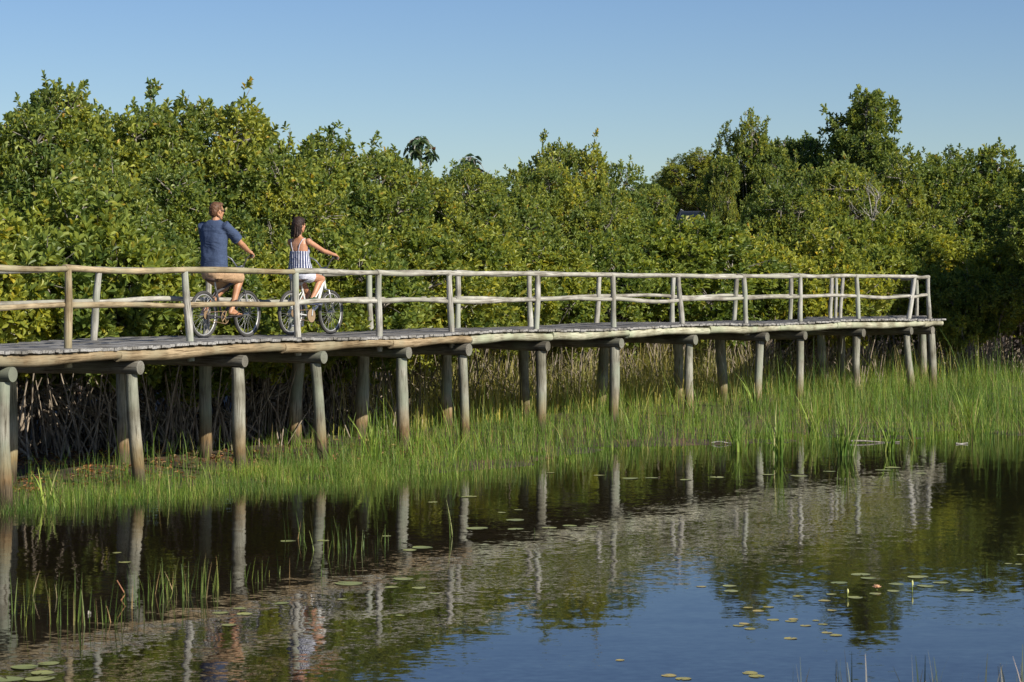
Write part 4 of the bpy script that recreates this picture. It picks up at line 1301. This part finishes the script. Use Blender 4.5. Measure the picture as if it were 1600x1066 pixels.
def hand_on_grip(mb, a, b, wrist, s, sc=1.0):
    """a palm over the grip a-b, four fingers wrapped round it and the thumb beneath; s: side"""
    a, b, wrist = Vector(a), Vector(b), Vector(wrist)
    ax_ = (b - a).normalized()
    mid = (a + b) / 2
    back = (wrist - mid); back -= ax_ * back.dot(ax_); back.normalize()
    up = ax_.cross(back).normalized()
    if up.z < 0: up = -up
    palm = mid + up * .024 + back * .018
    mb.capsule(wrist, palm + back * .02, .027 * sc, .026 * sc, 10)
    for q in (-.030, -.010, .010, .030):
        mb.capsule(wrist + ax_ * q * .35, palm + ax_ * q, .018 * sc, .014 * sc, 8)
    for i, (q, ln) in enumerate(((-.033, .92), (-.011, 1.05), (.011, 1.0), (.032, .82))):
        k0 = mid + ax_ * q + up * .026 + back * .006
        k1 = mid + ax_ * q - back * .024 * ln + up * .017
        k2 = mid + ax_ * q - back * .029 * ln - up * .010
        k3 = mid + ax_ * q - back * .010 - up * .025 * ln
        for p_, q_, r0, r1 in ((k0, k1, .0105, .0095), (k1, k2, .0095, .009), (k2, k3, .009, .0078)):
            mb.capsule(p_, q_, r0 * sc, r1 * sc, 8)
    t0 = palm + back * .012 - ax_ * .034
    t1 = mid - ax_ * .045 - up * .004 - back * .002
    t2 = mid - ax_ * .034 - up * .024 - back * .014
    mb.capsule(t0, t1, .0125 * sc, .0105 * sc, 8); mb.capsule(t1, t2, .0105 * sc, .009 * sc, 8)

def head(mb, c, f, sc=1.0):
    """c: centre of the skull; f: facing (unit, horizontal)"""
    c, f = Vector(c), Vector(f).normalized()
    u = Vector((0, 0, 1)); r = f.cross(u)
    rot = Matrix((f, -r, u)).transposed()
    P = lambda x, y, z: c + f * x * sc - r * y * sc + u * z * sc
    mb.ball(P(-.008, 0, .018), (.098 * sc, .076 * sc, .102 * sc), 18, 12, rot)
    mb.ball(P(.030, 0, -.045), (.066 * sc, .058 * sc, .078 * sc), 16, 10, rot)
    mb.capsule(P(.062, 0, -.100), P(.05, 0, -.09), .024 * sc, .03 * sc)
    for s in (1, -1):
        mb.capsule(P(.052, s * .022, -.10), P(-.02, s * .058, -.055), .02 * sc, .02 * sc)
        mb.ball(P(.066, s * .036, -.026), (.024 * sc, .022 * sc, .02 * sc), 10, 8, rot)
        mb.ball(P(-.006, s * .077, -.016), (.020 * sc, .008 * sc, .031 * sc), 10, 8, rot)
        mb.ball(P(.080, s * .031, .004), (.011 * sc, .015 * sc, .010 * sc), 8, 6, rot)
        mb.capsule(P(.083, s * .012, .021), P(.072, s * .048, .02), .009 * sc, .008 * sc)
    mb.capsule(P(.089, 0, .008), P(.109, 0, -.030), .008 * sc, .012 * sc)
    mb.ball(P(.098, .011, -.034), (.010 * sc, .008 * sc, .007 * sc), 8, 6); mb.ball(P(.098, -.011, -.034), (.010 * sc, .008 * sc, .007 * sc), 8, 6)
    mb.capsule(P(.088, .017, -.063), P(.088, -.017, -.063), .0075 * sc, .0075 * sc)
    mb.capsule(P(.085, .014, -.073), P(.085, -.014, -.073), .0085 * sc, .0085 * sc)
    return P, rot

def leg(mb, hip, knee, ankle, toe, th=.085, kn=.058, cf=.056, an=.036, bare=True):
    hip, knee, ankle, toe = map(Vector, (hip, knee, ankle, toe))
    m = hip.lerp(knee, .45)
    mb.capsule(hip, m, th, th * .88); mb.capsule(m, knee, th * .88, kn)
    bk = (ankle - knee).normalized(); back = bk.cross(Vector((0, 1, 0))); back = -back if back.x > 0 else back
    c = knee.lerp(ankle, .32) + back * .016
    mb.capsule(knee, c, kn * .95, cf); mb.capsule(c, knee.lerp(ankle, .7), cf, an * 1.15); mb.capsule(knee.lerp(ankle, .7), ankle, an * 1.15, an)
    mb.ball(knee + Vector((.02, 0, 0.008)), (kn * .75,) * 3)
    d = (toe - ankle); heel = ankle + Vector((-.035, 0, -.045))
    ball = Vector((ankle.x + d.x * .72, ankle.y + d.y * .72, toe.z + .004))
    mb.capsule(ankle, heel, an * 1.0, .030); mb.capsule(ankle + Vector((.01, 0, -.012)), ball, .034, .024); mb.capsule(heel, ball, .028, .026)
    sd = -1 if hip.y < 0 else 1
    for i in range(5):
        o = Vector((0, sd * (.034 - .018 * i) * -1, 0))
        b0 = ball + o * .9; e = Vector((toe.x - .008 * abs(i - .7), toe.y, toe.z)) + o
        mb.capsule(b0, e, .013 if i == 0 else .0105, .011 if i == 0 else .008, 8)

# ---- the man
man = tag(empty('person', bikeA.location, bikeA.rotation_euler.z), 'man in a navy blue shirt and khaki shorts riding the dark bicycle', 'person', 'cyclists on the boardwalk')
f_ = Vector((.97, -.24, 0)).normalized()
HC = (-.160, -.02, 1.80)
mb = MB()
P, rot = head(mb, HC, f_, 1.05)
mb.capsule((-.185, 0, 1.60), (-.165, -.01, 1.74), .062, .056)
mb.loft([((-.20, 0, .86), (.11, 0, 0), (0, .155, 0)), ((-.20, 0, .95), (.125, 0, 0), (0, .165, 0)), ((-.20, 0, 1.08), (.115, 0, 0), (0, .15, 0)), ((-.20, 0, 1.22), (.115, 0, 0), (0, .155, 0)),
         ((-.195, 0, 1.38), (.12, 0, 0), (0, .17, 0)), ((-.19, 0, 1.52), (.10, 0, 0), (0, .17, 0)), ((-.19, 0, 1.61), (.07, 0, 0), (0, .12, 0)), ((-.185, 0, 1.66), (.055, 0, 0), (0, .06, 0))], 20)
gr, gz = gA
arms_m = []
for s in (1, -1):
    sh = Vector((-.17, s * .205, 1.56)); el = Vector((.035, s * .29, 1.345)); wr = Vector((gr - .055, s * .282, gz + .062))
    ga, gb = Vector((gr + .05, s * .24, gz + .005)), Vector((gr - .0, s * .312, gz))
    mb.ball(sh, (.066, .062, .066)); mb.capsule(sh, sh.lerp(el, .5), .056, .050); mb.capsule(sh.lerp(el, .5), el, .050, .041)
    mb.capsule(el, el.lerp(wr, .3), .042, .044); mb.capsule(el.lerp(wr, .3), wr, .044, .028)
    hand_on_grip(mb, ga, gb, wr, s, 1.05)
    arms_m.append((sh, el))
LEGS_M = [((-.17, -.10, .91), (.285, -.125, .86), tuple(pedA[0] + Vector((-.10, .015, .105))), tuple(pedA[0] + Vector((.10, -.005, .034)))),
          ((-.17, .10, .91), (.255, .12, .73), tuple(pedA[1] + Vector((-.10, -.015, .125))), tuple(pedA[1] + Vector((.095, .005, .032))))]
for L_ in LEGS_M: leg(mb, *L_)
mb.remeshed('body', SKIN_M, man, .0048, 3)
# shirt
mb = MB()
rg = [(.955, .158, .198, -.195), (1.00, .160, .20, -.197), (1.08, .156, .196, -.20), (1.20, .148, .192, -.20), (1.32, .146, .197, -.197), (1.42, .148, .205, -.193), (1.52, .132, .212, -.19), (1.595, .105, .190, -.188), (1.645, .082, .125, -.186), (1.672, .068, .076, -.184)]
mb.loft([((x, 0, z), (a, 0, 0), (0, b, 0)) for z, a, b, x in rg], 24)
for sh, el in arms_m:
    e = sh.lerp(el, .80); d = (e - sh).normalized()
    mb.ball(sh - d * .03 - Vector((0, 0, .012)), (.078, .072, .070))
    mb.tube([sh - d * .09 - Vector((0, 0, .02)), sh - Vector((0, 0, .012)), sh.lerp(e, .5), e], [.070, .075, .078, .083], 18)
mb.remeshed('shirt', C_BLUE, man, .008, 11, (.15, .026))
# shorts
mb = MB()
mb.loft([((-.20, 0, .84), (.125, 0, 0), (0, .165, 0)), ((-.20, 0, .90), (.14, 0, 0), (0, .185, 0)), ((-.20, 0, 1.0), (.13, 0, 0), (0, .175, 0))], 20)
for hip, knee, an, toe in LEGS_M:
    hip, knee = Vector(hip), Vector(knee)
    e = hip.lerp(knee, .93)
    mb.tube([hip - (e - hip) * .1, hip, hip.lerp(e, .5), e], [.10, .108, .100, .096], 18)
mb.remeshed('shorts', C_KHAKI, man, .008, 4, (.09, .014))
# hair, sunglasses, flip-flops
mb = MB()
mb.ball(P(-.022, 0, .036), (.100, .084, .094), 22, 14, rot)
mb.ball(P(-.060, 0, -.012), (.062, .073, .078), 18, 12, rot)
mb.ball(P(.050, 0, .088), (.046, .062, .034), 14, 10, rot); mb.ball(P(.02, .03, .098), (.05, .04, .03), 12, 8, rot)
for s in (1, -1): mb.ball(P(.012, s * .070, .012), (.024, .014, .045), 12, 8, rot)
mb.remeshed('hair', H_MAN, man, .006, 3, (.022, .014))
mb = MB()
for s in (1, -1):
    mb.ball(P(.094, s * .034, .006), (.010, .030, .022), 12, 8, rot)
    mb.tube([P(.088, s * .062, .012), P(.06, s * .080, .012), P(-.01, s * .085, .004)], .0045, 6)
mb.tube([P(.102, .012, .012), P(.102, -.012, .012)], .004, 6)
mb.build('sunglasses', M_BLACK, man)
M_SOLE = plain('dark sandal sole', (0.05, 0.035, 0.03), .7)
for hip, knee, an, toe in LEGS_M:
    an, toe = Vector(an), Vector(toe)
    mb = MB()
    zz = toe.z - .020
    mb.loft([((an.x - .075, an.y, zz + .0), (0, .022, 0), (0, 0, .009)), ((an.x - .05, an.y, zz), (0, .036, 0), (0, 0, .01)), ((an.x + .06, an.y, zz), (0, .033, 0), (0, 0, .01)), ((toe.x - .03, toe.y, zz), (0, .046, 0), (0, 0, .01)), ((toe.x + .02, toe.y, zz), (0, .030, 0), (0, 0, .009))], 14)
    mb.tube([(an.x + .05, an.y - .04, zz + .02), (toe.x - .07, toe.y - .03, zz + .055), (toe.x - .035, toe.y, zz + .03), (toe.x - .07, toe.y + .03, zz + .055), (an.x + .05, an.y + .04, zz + .02)], .005, 6)
    mb.build('flip_flop', M_SOLE, man)

# ---- the woman
wom = tag(empty('person', bikeB.location, bikeB.rotation_euler.z), 'dark-haired woman in a striped open-backed top riding the white bicycle', 'person', 'cyclists on the boardwalk')
f_ = Vector((.95, -.30, 0)).normalized()
HC = (-.245, -.01, 1.655)
mb = MB()
P, rot = head(mb, HC, f_, .94)
mb.capsule((-.255, 0, 1.45), (-.25, -.005, 1.60), .048, .045)
mb.loft([((-.21, 0, .86), (.11, 0, 0), (0, .16, 0)), ((-.21, 0, .94), (.12, 0, 0), (0, .165, 0)), ((-.225, 0, 1.06), (.095, 0, 0), (0, .125, 0)), ((-.235, 0, 1.16), (.092, 0, 0), (0, .122, 0)),
         ((-.24, 0, 1.28), (.10, 0, 0), (0, .138, 0)), ((-.245, 0, 1.37), (.085, 0, 0), (0, .142, 0)), ((-.25, 0, 1.44), (.06, 0, 0), (0, .12, 0)), ((-.252, 0, 1.485), (.045, 0, 0), (0, .05, 0))], 20)
gr, gz = gB
for s in (1, -1):
    mb.ball((-.16, s * .06, 1.26), (.07, .06, .065))
    sh = Vector((-.225, s * .160, 1.405)); el = Vector((.02, s * .275, 1.265)); wr = Vector((gr - .06, s * .285, gz + .050))
    ga, gb = Vector((gr + .05, s * .24, gz + .005)), Vector((gr, s * .312, gz))
    mb.ball(sh, (.05, .048, .05)); mb.capsule(sh, sh.lerp(el, .5), .043, .038); mb.capsule(sh.lerp(el, .5), el, .038, .033)
    mb.capsule(el, el.lerp(wr, .3), .034, .035); mb.capsule(el.lerp(wr, .3), wr, .035, .023)
    hand_on_grip(mb, ga, gb, wr, s, .92)
LEGS_W = [((-.19, -.09, .90), (.205, -.115, .845), tuple(pedB[0] + Vector((-.09, .015, .115))), tuple(pedB[0] + Vector((.085, -.005, .038)))),
          ((-.19, .09, .90), (.16, .11, .63), tuple(pedB[1] + Vector((-.11, -.015, .115))), tuple(pedB[1] + Vector((.075, .005, .034))))]
for L_ in LEGS_W: leg(mb, *L_, th=.082, kn=.054, cf=.050, an=.032)
mb.remeshed('body', SKIN_W, wom, .0046, 3)
# open-backed top: band below the shoulder blades, flaring hem, thin straps
mb = MB()
rg = [(.925, .152, .198, -.203), (1.0, .146, .19, -.21), (1.08, .132, .172, -.218), (1.16, .120, .156, -.226), (1.24, .112, .150, -.232), (1.262, .110, .148, -.233)]
mb.loft([((x, 0, z), (a, 0, 0), (0, b, 0)) for z, a, b, x in rg], 26)
mb.ball((-.155, .062, 1.27), (.078, .068, .075)); mb.ball((-.155, -.062, 1.27), (.078, .068, .075))
top = mb.remeshed('top', C_STRIPE, wom, .007, 3, (.08, .018))
mb = MB()
for s in (1, -1):
    mb.tube([(-.335, s * .045, 1.25), (-.338, s * .075, 1.36), (-.30, s * .105, 1.437), (-.245, s * .11, 1.452), (-.18, s * .085, 1.40), (-.105, s * .07, 1.31)], .0055, 6)
mb.build('strap', C_WHITE, top)
mb = MB()
mb.loft([((-.21, 0, .84), (.115, 0, 0), (0, .16, 0)), ((-.21, 0, .90), (.135, 0, 0), (0, .18, 0)), ((-.21, 0, .99), (.125, 0, 0), (0, .165, 0))], 20)
for hip, knee, an, toe in LEGS_W:
    hip, knee = Vector(hip), Vector(knee); e = hip.lerp(knee, .30)
    mb.tube([hip - (e - hip) * .15, hip, e], [.095, .102, .105], 18)
mb.remeshed('shorts', C_WHITE, wom, .008, 4, (.08, .012))
mb = MB()
mb.ball(P(-.024, 0, .034), (.102, .088, .096), 22, 14, rot); mb.ball(P(.03, 0, .072), (.062, .068, .05), 14, 10, rot)
mb.ball(P(-.066, 0, -.04), (.064, .090, .105), 18, 12, rot)
mb.ball(P(-.074, .012, -.105), (.050, .094, .075), 16, 10, rot)
for i in range(22):
    a = -1.5 + 3.0 * i / 21
    b_ = P(-.03 - .085 * math.cos(a), .088 * math.sin(a), .02)
    e = P(-.048 - .080 * math.cos(a) + random.uniform(-.012, .012), .098 * math.sin(a) + random.uniform(-.014, .014) + .012, -.145 - .035 * math.cos(a) + random.uniform(-.03, .02))
    mb.capsule(b_, e, .022, .011, 8)
mb.remeshed('hair', H_WOM, wom, .006, 7, (.05, .014))
for hip, knee, an, toe in LEGS_W:
    an, toe = Vector(an), Vector(toe)
    mb = MB()
    mb.capsule(an + Vector((-.036, 0, -.046)), (toe.x - .05, toe.y, toe.z + .006), .040, .041); mb.capsule((toe.x - .05, toe.y, toe.z + .006), (toe.x - .005, toe.y, toe.z), .042, .032)
    mb.capsule(an + Vector((.0, 0, -.02)), an + Vector((-.012, 0, -.05)), .042, .042); mb.capsule(an + Vector((.01, 0, -.02)), (toe.x - .06, toe.y, toe.z + .016), .040, .033)
    sh_ = mb.remeshed('shoe', C_GREEN, wom, .005, 4)
    mb = MB(); mb.loft([((an.x - .08, an.y, toe.z - .026), (0, .03, 0), (0, 0, .011)), ((an.x - .03, an.y, toe.z - .026), (0, .042, 0), (0, 0, .012)), ((toe.x - .04, toe.y, toe.z - .026), (0, .046, 0), (0, 0, .011)), ((toe.x + .035, toe.y, toe.z - .024), (0, .024, 0), (0, 0, .01))], 14)
    mb.build('sole', C_WHITE, sh_)

# ------------------------------------------------------------------ half-hidden car on the rise behind the mangroves
CY = 116.0
cx = (1082 - 800) / F * CY
cz = CZ + (YH - 330) * CY / F - 1.62
car = tag(empty('parked_car', (cx, CY, cz), R(-8)), 'dark car half hidden by foliage in the gap right of centre', 'car')
M_CAR = plain('dark car paint', (0.02, 0.022, 0.026), .4)
M_SILV = plain('silver car trim', (0.5, 0.5, 0.52), .3, .5)
M_GLASS = plain('dark car glass', (0.012, 0.016, 0.02), .05)
# front faces the camera (-y)
prof = [(-2.05, .35), (-2.1, .75), (-1.95, .98), (-.95, 1.08), (-.25, 1.56), (.4, 1.64), (1.7, 1.6), (2.05, 1.1), (2.1, .4)]
mb = MB()
half = .86
rings = []
def xw(z): return half if z < 1.05 else half - (z - 1.05) * .32
bm = bmesh.new()
Lv = [bm.verts.new((-xw(z), y, z)) for y, z in prof]; Rv = [bm.verts.new((xw(z), y, z)) for y, z in prof]
for i in range(len(prof) - 1): bm.faces.new((Lv[i], Lv[i + 1], Rv[i + 1], Rv[i]))
bm.faces.new((Lv[0], Rv[0], Rv[-1], Lv[-1])); bm.faces.new(Lv[::-1]); bm.faces.new(Rv)
bmesh.ops.bevel(bm, geom=bm.edges[:], offset=.05, segments=2, affect='EDGES')
bmesh.ops.recalc_face_normals(bm, faces=bm.faces[:])
me = bpy.data.meshes.new('car_body'); bm.to_mesh(me); bm.free(); me.materials.append(M_CAR)
link('car_body', me, car)
mb = MB(); mb.box((0, -.64, 1.335), (.64, 0, 0), (0, .28, .19), (0, -.006, .009)); mb.build('windscreen', M_GLASS, car)
for s in (1, -1):
    mb = MB(); mb.box((s * .80, .55, 1.32), (.012 * s, 0, .0), (0, .85, 0), (-.06 * s, 0, .19)); mb.build('side_window', M_GLASS, car)
    mb = MB(); mb.ball((s * 1.0, -.62, 1.14), (.12, .07, .09), 12, 8); mb.tube([(s * .85, -.6, 1.08), (s * .95, -.62, 1.12)], .03, 6); mb.build('wing_mirror', M_SILV, car)
    mb = MB(); mb.ball((s * .62, -2.05, .82), (.2, .07, .1), 12, 8); mb.build('headlight', M_SILV, car)
    mb = MB(); mb.tube([(s * .72, -.93, 1.10), (s * .585, -.34, 1.55)], .035, 6); mb.build('pillar', M_SILV if s > 0 else M_CAR, car)
    for y in (-1.3, 1.3):
        mb = MB(); mb.torus((s * .82, y, .33), (1, 0, 0), .24, .095, 28, 8); w = mb.build('wheel', M_TYRE, car)
        mb = MB(); mb.tube([(s * .80, y, .33), (s * .86, y, .33)], .19, 20); mb.build('rim', M_SILV, w)
    mb = MB(); mb.tube([(s * .6, -.1, 1.66), (s * .6, 0, 1.71), (s * .58, 1.4, 1.70), (s * .58, 1.5, 1.62)], .02, 6); mb.build('roof_rail', M_SILV, car)
